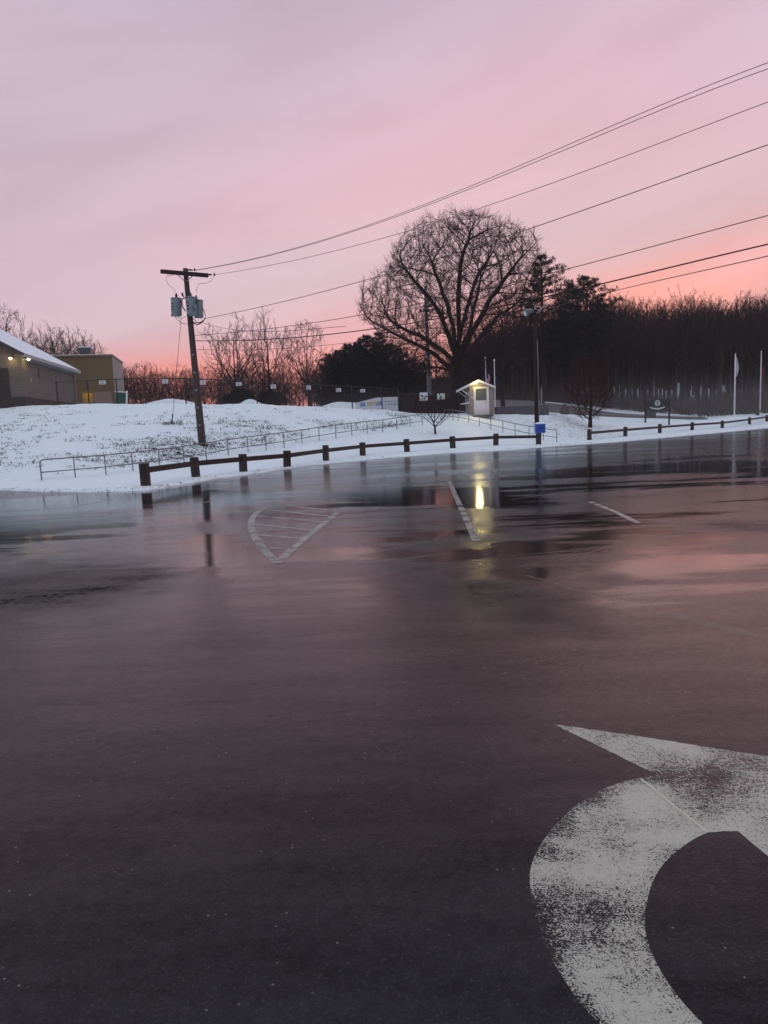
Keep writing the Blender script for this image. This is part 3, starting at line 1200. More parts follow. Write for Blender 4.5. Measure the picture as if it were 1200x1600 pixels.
Yf = lambda px: float(np.interp(px, [0, 250, 416, 500, 600, 660, 745], [49, 47, 49, 53, 57, 58, 58])) - .07
PL = [(160, 597.5, .44, .26, 'white notice plate on the chain-link fence in front of the tan building'),
      (258, 596, .42, .26, 'white notice plate on the chain-link fence left of the utility pole'),
      (317, 597.5, .36, .30, 'white notice plate on the chain-link fence just right of the utility pole'),
      (373, 600, .40, .24, 'white notice plate on the chain-link fence by the tall left bare tree'),
      (427, 604, .36, .28, 'white notice plate on the chain-link fence below the fan-shaped bare tree'),
      (482, 605.5, .34, .30, 'white notice plate on the chain-link fence left of the dark evergreens'),
      (529, 609.5, .40, .28, 'left one of two white notice plates before the dark evergreens'),
      (566.5, 610.5, .40, .26, 'right one of two white notice plates before the dark evergreens')]
for px, py, w, h, lb in PL:
    plate(px, py, Yf(px), w, h, 'notice_plate', lb, 'sign', 'notice plates wired to the chain-link fence', 'plate', lambda r, w=w, h=h: mk_lines(r, w, h))


def windscreen_fence():
    """lower stretch of fence with dark screen, right of the crest fence"""
    P = [(623, 615), (648, 616), (672, 617), (700, 619), (716, 620)]
    f = []
    for px, py in P:
        t = at(px, py, 58.5)
        f.append((Vector((t.x, t.y, gz(t.x, t.y) - .1)), t))
    o0 = f[0][0]
    root = empty('screened_fence', o0)
    tag(root, 'lower fence with dark windscreen cloth left of the lit hut', 'fence')
    for a_, b_ in f:
        m = MB()
        m.tube([a_ - o0, b_ - o0 + Vector((0, 0, .06))], .04, 8)
        m.build('post', M['dark_metal'], root, True)
    m = MB()
    m.tube([b_ - o0 for a_, b_ in f], .025, 8)
    m.build('top_rail', M['dark_metal'], root, True)
    m = MB()
    for (a1, b1), (a2, b2) in zip(f[:-1], f[1:]):
        n = 10
        for k in range(n):
            u0, u1 = k / n, (k + 1) / n
            w0, w1 = .03 * math.sin(k * 1.7), .03 * math.sin((k + 1) * 1.7)
            vs = [a1.lerp(a2, u0) - o0 + Vector((0, .05 + w0, .1)), a1.lerp(a2, u1) - o0 + Vector((0, .05 + w1, .1)),
                  b1.lerp(b2, u1) - o0 + Vector((0, .05 + w1, -.04)), b1.lerp(b2, u0) - o0 + Vector((0, .05 + w0, -.04))]
            m.add(vs, [(0, 1, 2, 3)])
    m.build('screen_cloth', M['screen'], root)


M['screen'] = simple('dark_screen_cloth', (0.03, 0.024, 0.026), 0.95, 0, 0.4, 3, 0.3)
windscreen_fence()


def big_marks(root, seed):
    rr = random.Random(seed)
    m = MB()
    for k in range(5):
        m.box((rr.uniform(-.2, .2), -.0125, rr.uniform(-.2, .2)), (rr.uniform(.06, .22), .004, rr.uniform(.05, .16)), 0, 0, rr.uniform(-.9, .9))
    m.build('printed_picture', M['dark_metal'], root)


plate(662, 619.5, 57.6, .66, .66, 'picture_sign', 'square white sign with dark figure on the screened fence above the sapling', 'sign', None, 'plate', lambda r: big_marks(r, 3))
plate(689, 619.5, 57.7, .62, .5, 'picture_sign', 'greyer picture sign on the screened fence nearest the hut', 'sign', None, 'sign_white', lambda r: big_marks(r, 8))


def mural():
    c = on(592, 61.5)
    root = empty('picture_banner', c)
    tag(root, 'long white banner with blue and yellow picture blocks behind the crest fence', 'banner')
    a_, b_ = at(556, 636, 61.5), at(622, 638, 61.5)
    x0, x1 = a_.x - c.x, b_.x - c.x
    zt0, zt1 = at(556, 629.5, 61.5).z - c.z, at(622, 620, 61.5).z - c.z
    zb = -.4
    m = MB()
    m.prism([(x0, zb), (x1, zb), (x1, zt1), ((x0 + x1) / 2, zt1 * .55 + zt0 * .45 + .18), (x0, zt0)], .05)
    m.build('panel', M['plate'], root)
    W = x1 - x0
    for (u, w, z, h, mt) in ((.10, .13, .25, .34, 'pale_blue'), (.27, .16, .36, .34, 'pale_yellow'), (.47, .17, .48, .40, 'pale_blue'), (.44, .12, .42, .2, 'pale_yellow')):
        q = MB()
        q.box((x0 + W * u + W * w / 2, -.006 - (.006 if mt == 'pale_yellow' else 0), (zt0 + z * (zt1 - zt0)) - h * .55 - .08), (W * w, .008, h), 0, 0, -.06)
        q.build('picture_block', M[mt], root)
    q = MB()
    for k in range(5):
        q.box((x0 + W * (.70 + .07 * k), -.004, zt1 - .55 + .05 * (k % 2)), (.035, .006, .55 - .1 * (k % 3)), 0, 0, 0)
    for k in range(2):
        q.box((x0 + W * .84, -.010, zt1 - .35 - .3 * k), (W * .26, .004, .035))
    q.build('drawn_lines', M['galv'], root)


M['pale_blue'] = simple('pale_blue_print', (0.16, 0.30, 0.52), 0.6, 0, 0.25)
M['pale_yellow'] = simple('pale_yellow_print', (0.52, 0.44, 0.28), 0.6, 0, 0.2)
mural()


# ------------------------------------------------------------------ buildings
def frame_from(a_, b_):
    """local frame: +x along a->b on plan, +y to its left"""
    return math.atan2(b_.y - a_.y, b_.x - a_.x)


def wall_prism(mb, poly_yz, x0, x1):
    n = len(poly_yz)
    vs = [(x0, y, z) for y, z in poly_yz] + [(x1, y, z) for y, z in poly_yz]
    fs = [tuple(range(n)), tuple(reversed(range(n, 2 * n)))]
    for i in range(n):
        j = (i + 1) % n
        fs.append((i, i + n, j + n, j))
    mb.add(vs, fs)


def block_building():
    A = at(31, 553, 50)
    B = at(114, 577, 63.0)
    g0 = 3.4
    root = empty('block_building', (A.x, A.y, g0), frame_from(A, B))
    tag(root, 'grey block building with snowy pitched roof and two lit corner lamps', 'building')
    L_ = math.hypot(B.x - A.x, B.y - A.y)
    He = 8.0 - g0
    W, sl = 17.0, .60
    m = MB()
    wall_prism(m, [(0, 0), (W, 0), (W, He), (W / 2, He + sl * W / 2), (0, He)], 0, L_)
    m.build('wall', M['block'], root)
    m = MB()
    m.box((L_ / 2, W / 2, .85 / 1), (L_ + .14, W + .14, 1.35))
    m.build('stone_base', M['stone_base'], root)
    # roof slabs with overhang
    ov, ex, th = .45, .55, .16
    for s, nm in ((1, 'a'), (-1, 'b')):
        yy = lambda y: y if s == 1 else W - y
        m = MB()
        poly = [(yy(-ov), He - ov * sl + .06), (yy(W / 2), He + W / 2 * sl + .06), (yy(W / 2), He + W / 2 * sl + .06 + th), (yy(-ov), He - ov * sl + .06 + th)]
        wall_prism(m, poly, -ex, L_ + ex)
        r = m.build('roof', M['metal_roof'], root)
        m = MB()
        n = 24
        k2 = 30
        vs = []
        for i in range(n + 1):
            for k in range(k2 + 1):
                y = -ov - .02 + (W / 2 + ov + .02) * i / n
                x = -ex - .02 + (L_ + 2 * ex + .04) * k / k2
                z = He + sl * y + .06 + th + .004 + (.055 + .03 * noise.noise(Vector((x * .9, y * .9, 3)))) * (1 if 0 < i and 0 < k < k2 else .2)
                vs.append((x, yy(y), z))
        m.add(vs, [(i * (k2 + 1) + k, i * (k2 + 1) + k + 1, (i + 1) * (k2 + 1) + k + 1, (i + 1) * (k2 + 1) + k) for i in range(n) for k in range(k2)])
        m.build('roof_snow', M['snow_clean'], r, True)
        m = MB()
        m.box((L_ / 2, yy(-ov - .03), He - ov * sl + .08), (L_ + 2 * ex, .05, .26))
        m.build('gutter', M['fascia'], r)
    # rake boards and the brown boarded gable
    m = MB()
    wall_prism(m, [(.1, He + .02), (W - .1, He + .02), (W / 2, He + sl * W / 2 - .06)], -.03, -.004)
    m.build('gable_boarding', M['brown_board'], root)
    m = MB()
    m.box((-.03, 2.6, 1.9), (.05, 3.4, 3.4))
    d = m.build('door', M['dark_door'], root)
    m = MB()
    for k in range(9):
        m.box((-.062, 2.6, .5 + k * .36), (.012, 3.3, .03))
    m.build('slat', M['dark_metal'], d)
    # band below the eaves
    m = MB()
    m.box((L_ / 2, -.02, He - .22), (L_ + .02, .035, .34))
    m.build('frieze_board', M['fascia'], root)
    # down pipe
    m = MB()
    m.tube([(L_ - .25, -.12, .2), (L_ - .25, -.12, He - .6), (L_ - .15, -.36, He - .25)], .06, 8)
    m.build('downpipe', M['tan_light'], root, True)
    # conduits and a vent on the side wall
    m = MB()
    m.box((3.6, -.03, He - 1.1), (.10, .06, .8), 0, 0, 0, .01)
    m.build('conduit', M['metal_roof'], root)
    m = MB()
    m.box((1.6, -.03, 2.8), (.35, .05, .35), 0, 0, 0, .01)
    m.build('wall_box', M['tan_light'], root)
    # two corner lamps
    for (x, y, en) in ((-.32, .55, 9), (.62, -.34, 9)):
        m = MB()
        m.box((x * .6, y * .6 if y < 0 else y, He - .28), (.12 if y < 0 else .3, .3 if y < 0 else .12, .12), 0, 0, 0, .02)
        h = m.build('wall_lamp', M['metal_roof'], root)
        m = MB()
        m.tube([(x, y, He - .30), (x, y, He - .37), (x, y, He - .44)], [.07, .10, .06], 12)
        m.build('bulb', M['lamp_warm'], h, True)
        ld = bpy.data.lights.new('wall_lamp_light', 'POINT')
        ld.energy = en
        ld.color = (1.0, .66, .22)
        ld.shadow_soft_size = .12
        lo = bpy.data.objects.new('wall_lamp_light', ld)
        COL.objects.link(lo)
        lo.parent = root
        lo.location = (x * 1.0 - (.12 if y > 0 else 0), y - (.12 if y < 0 else 0), He - .55)


M['fascia'] = simple('grey_white_fascia', (0.30, 0.30, 0.31), 0.6, 0, 0.1)
M['brown_board'] = simple('brown_gable_boarding', (0.13, 0.095, 0.075), 0.85, 0, 0.25, 4)
M['dark_door'] = simple('dark_brown_door', (0.035, 0.028, 0.024), 0.7, 0, 0.3, 4)
M['lamp_warm'] = emis('warm_lamp', (1.0, .78, .30), 14)
block_building()


def tan_building():
    A = at(174, 556, 70)
    g0 = 3.4
    B = Vector((A.x - 1.6, A.y + 7, 0))
    root = empty('tan_building', (A.x, A.y, g0), frame_from(A, B))
    tag(root, 'flat-roofed tan building with pinkish door behind the chain-link fence', 'building')
    H = A.z - g0
    L_, W = 7.2, 9.0
    m = MB()
    wall_prism(m, [(0, 0), (W, 0), (W, H), (0, H)], 0, L_)
    m.build('wall', M['tan'], root)
    m = MB()
    wall_prism(m, [(-.06, 0), (-.004, 0), (-.004, H), (-.06, H)], .05, L_ - .1)
    m.build('side_panel', M['tan_light'], root)
    m = MB()
    m.box((L_ / 2, W / 2, H + .05), (L_ + .3, W + .3, .14))
    m.build('roof_edge', M['tan_dark'], root)
    m = MB()
    m.box((L_ / 2, W / 2, H + .15), (L_ + .2, W + .2, .07))
    m.build('roof_snow', M['snow_clean'], root)
    m = MB()
    m.box((1.2, 2.55, H + .55), (1.2, 1.1, .75), 0, 0, 0, .04)
    v = m.build('roof_vent', M['metal_roof'], root)
    m = MB()
    m.box((1.2, 2.55, H + .98), (1.3, 1.2, .10), 0, 0, 0, .04)
    m.build('snow_cap', M['snow_clean'], v)
    m = MB()
    m.box((-.03, 1.15, 1.55), (.05, 1.7, 2.9))
    m.build('pinkish_door', M['pinkish'], root)
    m = MB()
    m.box((-.03, 2.55, 1.5), (.05, 1.0, 2.8))
    m.build('door', M['orange_lit_patch'], root)  # coloured panel painting the orange lamplit patch on the wall, no actual door
    m = MB()
    m.box((-.25, 2.55, 3.12), (.25, .25, .12), 0, 0, 0, .03)
    lm = m.build('wall_lamp', M['metal_roof'], root)
    ld = bpy.data.lights.new('door_lamp_light', 'POINT')
    ld.energy = 4
    ld.color = (1.0, .6, .12)
    ld.shadow_soft_size = .1
    lo = bpy.data.objects.new('door_lamp_light', ld)
    COL.objects.link(lo)
    lo.parent = root
    lo.location = (-.42, 2.55, 2.8)
    m = MB()
    m.box((-.1, 5.2, .75), (.2, .5, 1.3), 0, 0, 0, .03)
    m.build('meter_box', M['dark_metal'], root)


M['tan_dark'] = simple('tan_roof_edge', (0.20, 0.15, 0.08), 0.7, 0, 0.15)
M['orange_lit_patch'] = simple('painted_lamplight_patch', (0.36, 0.22, 0.05), 0.7, 0, 0.15)  # ochre colour stands in for lamplight falling on the wall
tan_building()

# green panel on a white frame
c = on(191, 55)
root = empty('green_notice_board', c)
tag(root, 'small dark green board with white frame right of the tan building', 'board')
t = at(189, 613, 55).z - c.z
m = MB()
m.box((0, 0, t / 2 + .05), (.78, .05, t - .1), 0, 0, .10, .01)
m.build('panel', M['green_panel'], root)
m = MB()
m.box((.46, 0, t / 2), (.12, .09, t + .2), 0, 0, .12, .01)
m.box((.02, 0, t + .04), (.9, .09, .08), 0, 0, .10, .01)
m.build('frame', M['white_trim'], root)


def mound(name, px, Y, rx, ry, h, mat, label, cat, group=None, seed=0):
    c = on(px, Y)
    vs, fs = [], []
    n, k2 = 14, 36
    for i in range(n + 1):
        r = i / n
        for k in range(k2):
            a_ = 2 * math.pi * k / k2
            x, y = math.cos(a_) * r * rx, math.sin(a_) * r * ry
            z = h * math.exp(-2.6 * r * r) - h * .08
            z += .1 * h * noise.noise(Vector((x * .9 + seed, y * .9, seed)))
            if i == n:
                z = -.25
            vs.append((x, y, z))
    for i in range(n):
        for k in range(k2):
            q = (k + 1) % k2
            fs.append((i * k2 + k, (i + 1) * k2 + k, (i + 1) * k2 + q, i * k2 + q))
    m = MB()
    m.add(vs, fs)
    o = m.build(name, mat, None, True)
    o.location = c
    tag(o, label, cat, group)
    return o


mound('snow_pile', 266, 53, 3.6, 2.4, .70, M['snow_clean'], 'pointed heap of snow on the crest left of the utility pole', 'snow pile', 'heaps of snow behind the crest', 1)
mound('snow_pile', 391, 54, 1.7, 1.4, .75, M['snow_clean'], 'small rounded heap of snow behind the fence under the left bare trees', 'snow pile', 'heaps of snow behind the crest', 4)
mound('snow_pile', 535, 66, 5.5, 3.0, 1.1, M['snow_clean'], 'long low heap of snow left of the picture banner', 'snow pile', 'heaps of snow behind the crest', 8)


def ticket_hut():
    A, B = at(735, 640, 54), at(771.5, 640, 54)
    W = B.x - A.x
    D = 2.9
    cx = (A.x + B.x) / 2
    g0 = gz(cx, 54.6) - .08
    root = empty('ticket_hut', (cx, 54, g0))
    tag(root, 'small beige gabled hut with white door and glowing lamp', 'hut')
    z0 = at(753, 648, 54).z - g0
    He = at(753, 606, 54).z - g0
    Hp = at(745, 595, 54).z - g0
    xl, xr = at(720.5, 606, 54).x - cx, at(772.5, 606, 54).x - cx
    xm = (xl + xr) / 2
    sl = (Hp - He) / ((xr - xl) / 2)
    w = W / 2
    def zr(x):
        return Hp - .09 - abs(x - xm) * sl
    m = MB()
    m.prism([(-w, -.1), (w, -.1), (w, zr(w)), (xm, zr(xm)), (-w, zr(-w))], D)
    m.build('wall', M['siding'], root)
    # roof: two slabs
    for s in (-1, 1):
        xe = xl if s < 0 else xr
        m = MB()
        poly = [(xe, zr(xe)), (xm, zr(xm)), (xm, zr(xm) + .10), (xe, zr(xe) + .10)]
        if s < 0:
            poly = poly
        m.prism(poly, D + .75, Matrix.Translation((0, -.42, .015)))
        r = m.build('roof', M['metal_roof'], root)
        m = MB()
        poly = [(xe, zr(xe) - .03), (xm, zr(xm) - .03), (xm, zr(xm) + .15), (xe, zr(xe) + .13)]
        m.prism(poly, .035, Matrix.Translation((0, -.46, .015)))
        m.build('bargeboard', M['white_trim'], r)
        m = MB()
        m.box((xe + s * .015, -.42 + (D + .75) / 2, zr(xe) + .05), (.03, D + .8, .17))
        m.build('eaves_board', M['white_trim'], r)
        m = MB()
        m.prism([(xe, zr(xe) + .104), (xm, zr(xm) + .104), (xm, zr(xm) + .15), (xe, zr(xe) + .13)], D + .6, Matrix.Translation((0, -.38, .018)))
        m.build('roof_snow', M['snow_clean'], r)
    # brackets under the wide left eaves
    for y in (.15, D - .3):
        m = MB()
        m.tube([(-w - .02, y, He - .55), (xl + .12, y, zr(xl) - .04)], .035, 6)
        m.build('eaves_bracket', M['white_trim'], root)
    # door (half glazed) with white casing
    dx0, dx1 = at(742.5, 640, 54).x - cx, at(762, 640, 54).x - cx
    dt = at(750, 606.5, 54).z - g0
    dm = at(750, 626.5, 54).z - g0
    m = MB()
    for (x, z, sx, sz) in (((dx0 + dx1) / 2, dt + .04, dx1 - dx0 + .26, .12), (dx0 - .05, (dt + z0) / 2, .10, dt - z0), (dx1 + .05, (dt + z0) / 2, .12, dt - z0)):
        m.box((x, -.03, z), (sx, .07, sz))
    m.build('door_frame', M['white_trim'], root)
    m = MB()
    m.box(((dx0 + dx1) / 2, -.022, (dm + z0) / 2), (dx1 - dx0 - .01, .05, dm - z0), 0, 0, 0, .008)
    m.box(((dx0 + dx1) / 2, -.022, (dm + dt) / 2), (dx1 - dx0 - .01, .034, dt - dm - .02))
    d = m.build('door', M['white_trim'], root)
    m = MB()
    m.box(((dx0 + dx1) / 2, -.045, (dm + dt) / 2), (dx1 - dx0 - .14, .014, dt - dm - .10))
    m.build('window_pane', M['glass'], d)
    m = MB()
    m.tube([(dx1 - .07, -.05, dm - .06), (dx1 - .07, -.11, dm - .06), (dx1 - .16, -.11, dm - .06)], .018, 8)
    m.build('handle', M['dark_metal'], d)
    # service window on the left side with shelf
    m = MB()
    for (y, z, sy, sz) in ((D / 2, He - .28, D * .72, .08), (D / 2, dm - .02, D * .72, .08), (D * .16, (He - .28 + dm) / 2, .08, He - .3 - dm), (D * .84, (He - .28 + dm) / 2, .08, He - .3 - dm), (D * .5, (He - .28 + dm) / 2, .05, He - .3 - dm)):
        m.box((-w - .02, y, z), (.05, sy, sz))
    wf = m.build('window_frame', M['white_trim'], root)
    m = MB()
    m.box((-w - .012, D / 2, (He - .28 + dm) / 2), (.02, D * .64, He - .38 - dm))
    m.build('window_pane', M['glass'], wf)
    m = MB()
    m.box((-w - .26, D / 2 - .3, dm - .12), (.52, D * .8, .05))
    m.build('counter_shelf', M['white_trim'], root)
    # notices beside the door
    m = MB()
    m.box(((-w + dx0) / 2 + .01, -.012, dm + .28), (.20, .012, .09))
    m.build('notice', M['plate'], root)
    # corner boards
    for x in (-w + .01, w - .01):
        m = MB()
        m.box((x, -.006, (zr(x) + z0) / 2 - .05), (.10, .03, zr(x) - z0 - .12))
        m.build('corner_board', M['siding'], root)
    # porch lamp under the gable
    lx, lz = at(743.5, 598.5, 54).x - cx, at(743.5, 598.5, 54).z - g0
    m = MB()
    m.tube([(lx, -.03, lz + .05), (lx, -.10, lz + .05), (lx, -.16, lz)], [.05, .045, .03], 10)
    h = m.build('porch_lamp', M['white_trim'], root, True)
    m = MB()
    m.tube([(lx, -.17, lz + .05), (lx, -.17, lz), (lx, -.17, lz - .07)], [.05, .075, .045], 12)
    m.build('bulb', M['porch_bulb'], h, True)
    ld = bpy.data.lights.new('porch_light', 'POINT')
    ld.energy = 26
    ld.color = (1.0, .78, .30)
    ld.shadow_soft_size = .08
    lo = bpy.data.objects.new('porch_light', ld)
    COL.objects.link(lo)
    lo.parent = root
    lo.location = (lx, -.60, lz - .12)
    sd = bpy.data.lights.new('porch_spot', 'SPOT')
    sd.energy = 110
    sd.color = (1.0, .80, .30)
    sd.spot_size = R(115)
    sd.spot_blend = .8
    sd.shadow_soft_size = .22
    so = bpy.data.objects.new('porch_spot', sd)
    COL.objects.link(so)
    so.parent = root
    so.location = (lx, -.30, lz - .10)
    so.rotation_euler = (R(-46), 0, R(-12))
    # door step
    m = MB()
    m.box(((dx0 + dx1) / 2, -.42, z0 - .10), (1.5, .8, .16), 0, 0, 0, .02)
    m.build('step', M['concrete'], root)
    return root


M['porch_bulb'] = emis('porch_bulb', (1.0, .86, .36), 5)
ticket_hut()

# low dark stone wall right of the hut
a_, b_ = at(774, 640, 56.5), at(856, 640, 57.5)
rz = math.atan2(b_.y - a_.y, b_.x - a_.x)
L_ = (b_ - a_).length
o0 = Vector((a_.x, a_.y, gz(b_.x, b_.y) - .35))
ht = at(815, 633.5, 57).z - o0.z
m = MB()
n = 9
for k in range(n):
    m.box(((k + .5) * L_ / n, 0, ht / 2 - .03), (L_ / n - .012, .42, ht - .06 + .02 * random.random()), 0, 0, 0, .012)
w_ = m.build('stone_wall', M['concrete'])
w_.location = o0
w_.rotation_euler.z = rz
tag(w_, 'low dark block wall on the snow between the hut and the light pole', 'wall')


def rock(name, px, Y, rx, h, label, seed, mat='boulder', py=650):
    bm_v, bm_f = [], []
    n, k2 = 12, 18
    for i in range(n + 1):
        th = math.pi * i / n
        for k in range(k2):
            ph = 2 * math.pi * k / k2
            d = Vector((math.sin(th) * math.cos(ph), math.sin(th) * math.sin(ph), math.cos(th)))
            s = 1 + .25 * noise.noise(d * 1.6 + Vector((seed, 0, 0))) + .08 * noise.noise(d * 5 + Vector((seed, 3, 0)))
            q = d * s
            taper = 1 - .35 * max(0, q.z)
            bm_v.append((q.x * rx * taper, q.y * rx * .8 * taper, q.z * h * .62 + h * .35))
    for i in range(n):
        for k in range(k2):
            q = (k + 1) % k2
            bm_f.append((i * k2 + k, (i + 1) * k2 + k, (i + 1) * k2 + q, i * k2 + q))
    m_ = MB()
    m_.add(bm_v, bm_f)
    o = m_.build(name, M[mat])
    o.location = on(px, Y)
    tag(o, label, 'rock')


rock('boulder', 882.5, 66, .42, 1.05, 'upright pointed boulder beside the park road, left of the reddish tree', 2.0)

# dark cabinet behind the green sign
c = on(1017, 79)
m = MB()
m.box((0, 0, .45), (.95, .6, 1.1), 0, 0, 0, .03)
m.box((0, 0, 1.02), (1.05, .7, .08), 0, 0, 0, .02)
o = m.build('utility_cabinet', M['far_wall'])
o.location = c
tag(o, 'dull grey cabinet standing behind the left post of the green sign', 'cabinet')


def green_sign():
    pl, pr = on(1008.5, 66), on(1045.5, 66)
    cx = (pl.x + pr.x) / 2
    root = empty('park_sign', (cx, 66, min(pl.z, pr.z)))
    g0 = root.location.z
    tag(root, 'dark green oval park sign with round white emblem on two black posts', 'sign')
    tz = at(1027, 624, 66).z - g0
    mz0, mz1 = at(1027, 643, 66).z - g0, at(1027, 623.5, 66).z - g0
    hw = (pr.x - pl.x) / 2
    for s, p in ((-1, pl), (1, pr)):
        m = MB()
        t = at(1008 if s < 0 else 1045.5, 625, 66).z - g0
        m.box((s * hw, 0, t / 2 - .2), (.13, .13, t + .4), 0, 0, 0, .01)
        po = m.build('post', M['dark_metal'], root)
        m = MB()
        m.tube([(s * hw, 0, t), (s * hw, 0, t + .06), (s * hw, 0, t + .12)], [.09, .09, .02], 8)
        m.build('post_cap', M['dark_metal'], po)
    # panel outline: rounded top rising in the middle, narrower bottom
    cz, hh = (mz0 + mz1) / 2, (mz1 - mz0) / 2
    poly = []
    for k in range(48):
        a2 = 2 * math.pi * k / 48
        x = math.copysign(abs(math.cos(a2)) ** .62, math.cos(a2)) * (hw - .10)
        z = math.copysign(abs(math.sin(a2)) ** .8, math.sin(a2)) * hh
        if z < 0:
            x *= 1 - .28 * (-z / hh) ** 1.5
        poly.append((x, cz + z))
    m = MB()
    m.prism(poly, .07, Matrix.Translation((0, -.035, 0)))
    p = m.build('panel', M['green_sign'], root)
    def disc(r, cz_, y, nm, mt, inner=0):
        q = MB()
        if inner:
            vs, fs = [], []
            for k in range(28):
                a3 = 2 * math.pi * k / 28
                vs += [(math.cos(a3) * r, y, cz_ + math.sin(a3) * r), (math.cos(a3) * inner, y, cz_ + math.sin(a3) * inner)]
            for k in range(28):
                j = (k + 1) % 28
                fs.append((2 * k, 2 * k + 1, 2 * j + 1, 2 * j))
            q.add(vs, fs)
        else:
            q.add([(math.cos(2 * math.pi * k / 28) * r, y, cz_ + math.sin(2 * math.pi * k / 28) * r) for k in range(28)], [tuple(reversed(range(28)))])
        return q.build(nm, M[mt], p)
    ez = mz1 - .38
    disc(.27, ez, -.042, 'emblem', 'sign_white')
    disc(.21, ez, -.046, 'emblem_ring', 'green_sign', .175)
    q = MB()
    q.add([(-.03, -.049, ez - .13), (.05, -.049, ez - .13), (.04, -.049, ez + .02), (.09, -.049, ez + .12), (0, -.049, ez + .15), (-.08, -.049, ez + .05)], [(0, 1, 2, 3, 4, 5)])
    q.build('emblem_figure', M['green_sign'], p)
    # curved white scroll with small dark strokes
    q = MB()
    vs, fs = [], []
    for k in range(21):
        t = -1 + k / 10
        x = t * hw * .62
        zc = mz0 + .26 + .16 * t * t
        vs += [(x, -.042, zc - .075 * (1 - .25 * t * t)), (x, -.042, zc + .075 * (1 - .25 * t * t))]
    for k in range(20):
        fs.append((2 * k, 2 * k + 2, 2 * k + 3, 2 * k + 1))
    q.add(vs, fs)
    q.build('scroll', M['sign_white'], p)
    q = MB()
    for k in range(11):
        t = -.82 + k * .164
        x = t * hw * .62
        zc = mz0 + .26 + .16 * t * t
        q.box((x, -.044, zc), (.028, .004, .05 + .02 * (k % 3)), 0, 0, -.4 * t)
    q.build('scroll_lettering', M['green_sign'], p)


green_sign()


# ------------------------------------------------------------------ poles, flags, box
def cloth(name, root, x0, z0, w, h, matname, folds=3, seed=0, depth=.12):
    """limp flag hanging from its hoist: columns gather and fold"""
    n, k2 = 22, 26
    vs, fs = [], []
    for i in range(n + 1):
        v = i / n
        for k in range(k2 + 1):
            u = k / k2
            x = x0 + w * u * (.55 + .45 * math.sin(v * 3.0 + .3)) + .05 * u * math.sin(v * 7 + seed)
            y = depth * math.sin(u * math.pi * 2 * folds + seed + v * 1.4) * u * (.5 + .5 * v)
            z = z0 - h * v - .16 * h * u * (1 - v * .3) + .02 * math.sin(u * 9 + seed)
            vs.append((x, y, z))
    for i in range(n):
        for k in range(k2):
            a3 = i * (k2 + 1) + k
            fs.append((a3, a3 + 1, a3 + k2 + 2, a3 + k2 + 1))
    m_ = MB()
    m_.add(vs, fs)
    o = m_.build(name, M[matname], root, True)
    uv = o.data.uv_layers.new(name='UVMap')
    for poly in o.data.polygons:
        for li, vi in zip(poly.loop_indices, poly.vertices):
            uv.data[li].uv = ((vi % (k2 + 1)) / k2, 1 - (vi // (k2 + 1)) / n)
    md = o.modifiers.new('thick', 'SOLIDIFY')
    md.thickness = .006
    return o


def stripes():
    m = Mat('striped_flag_cloth', (.6, .6, .6), .8)
    tc = m.N('ShaderNodeTexCoord')
    s = m.N('ShaderNodeSeparateXYZ')
    m.L(tc.outputs['UV'], s.inputs[0])
    st = m.math('GREATER_THAN', m.math('FRACT', m.math('MULTIPLY', s.outputs[0], 6.5)), .5)
    c = m.mix(st, (.42, .03, .05), (.62, .62, .66))
    can = m.math('MULTIPLY', m.math('GREATER_THAN', s.outputs[1], .58), m.math('LESS_THAN', s.outputs[0], .5))
    c = m.mix(can, c, (.02, .03, .14))
    m.set(base=c)
    return m.m


M['stripes'] = stripes()
M['navy'] = simple('navy_flag_cloth', (.012, .022, .13), .8, 0, .3, 6)
M['white_cloth'] = simple('white_flag_cloth', (.55, .55, .60), .8, 0, .25, 4)
M['red_cloth'] = simple('dark_red_flag_cloth', (.20, .012, .03), .8, 0, .3, 4)


def flagpole(px, Y, py_top, r, mat, label, flag=None, py_foot=None):
    c = on(px, Y, 640)
    root = empty('flagpole', c)
    tag(root, label, 'flagpole', 'flagpoles on the snow')
    t = at(px, py_top, Y)
    H = t.z - c.z
    m = MB()
    m.tube([(0, 0, -.2), (0, 0, H * .5), (0, 0, H - .12)], [r, r * .85, r * .55], 10)
    m.build('pole', M[mat], root, True)
    m = MB()
    m.tube([(0, 0, H - .12), (0, 0, H - .07), (0, 0, H), (0, 0, H + .05)], [.03, .085, .085, .02], 10)
    m.build('finial', M[mat], root, True)
    m = MB()
    m.tube([(0, 0, -.05), (0, 0, .12), (0, 0, .16)], [r * 2.4, r * 2.2, r * 1.1], 12)
    m.build('collar', M[mat], root, True)
    m = MB()
    m.tube([(r + .03, -.02, .9), (r + .035, -.02, H * .5), (r * .5 + .02, -.02, H - .25)], .007, 5)
    m.build('halyard', M['wire'], root)
    if flag:
        cloth('flag', root, r * .7, flag[0] * H, flag[1], flag[2], flag[3], flag[4], px, flag[5])
    return root


flagpole(760.5, 63, 558, .05, 'white_pole', 'white flagpole with limp striped flag behind the hut roof', (.72, .34, 1.15, 'stripes', 2, .10))
flagpole(774, 60.5, 562, .055, 'white_pole', 'white flagpole with limp navy flag right of the hut', (.66, .22, .75, 'navy', 2, .10))
flagpole(1147.5, 86, 553, .11, 'white_pole', 'thick white flagpole with limp white flag, left of the right-hand pair', (.97, .30, 2.3, 'white_cloth', 2, .12))
flagpole(1187.5, 88, 549, .075, 'white_pole', 'thinner white flagpole with limp dark red flag near the right edge', (.76, .30, 1.7, 'red_cloth', 2, .12))
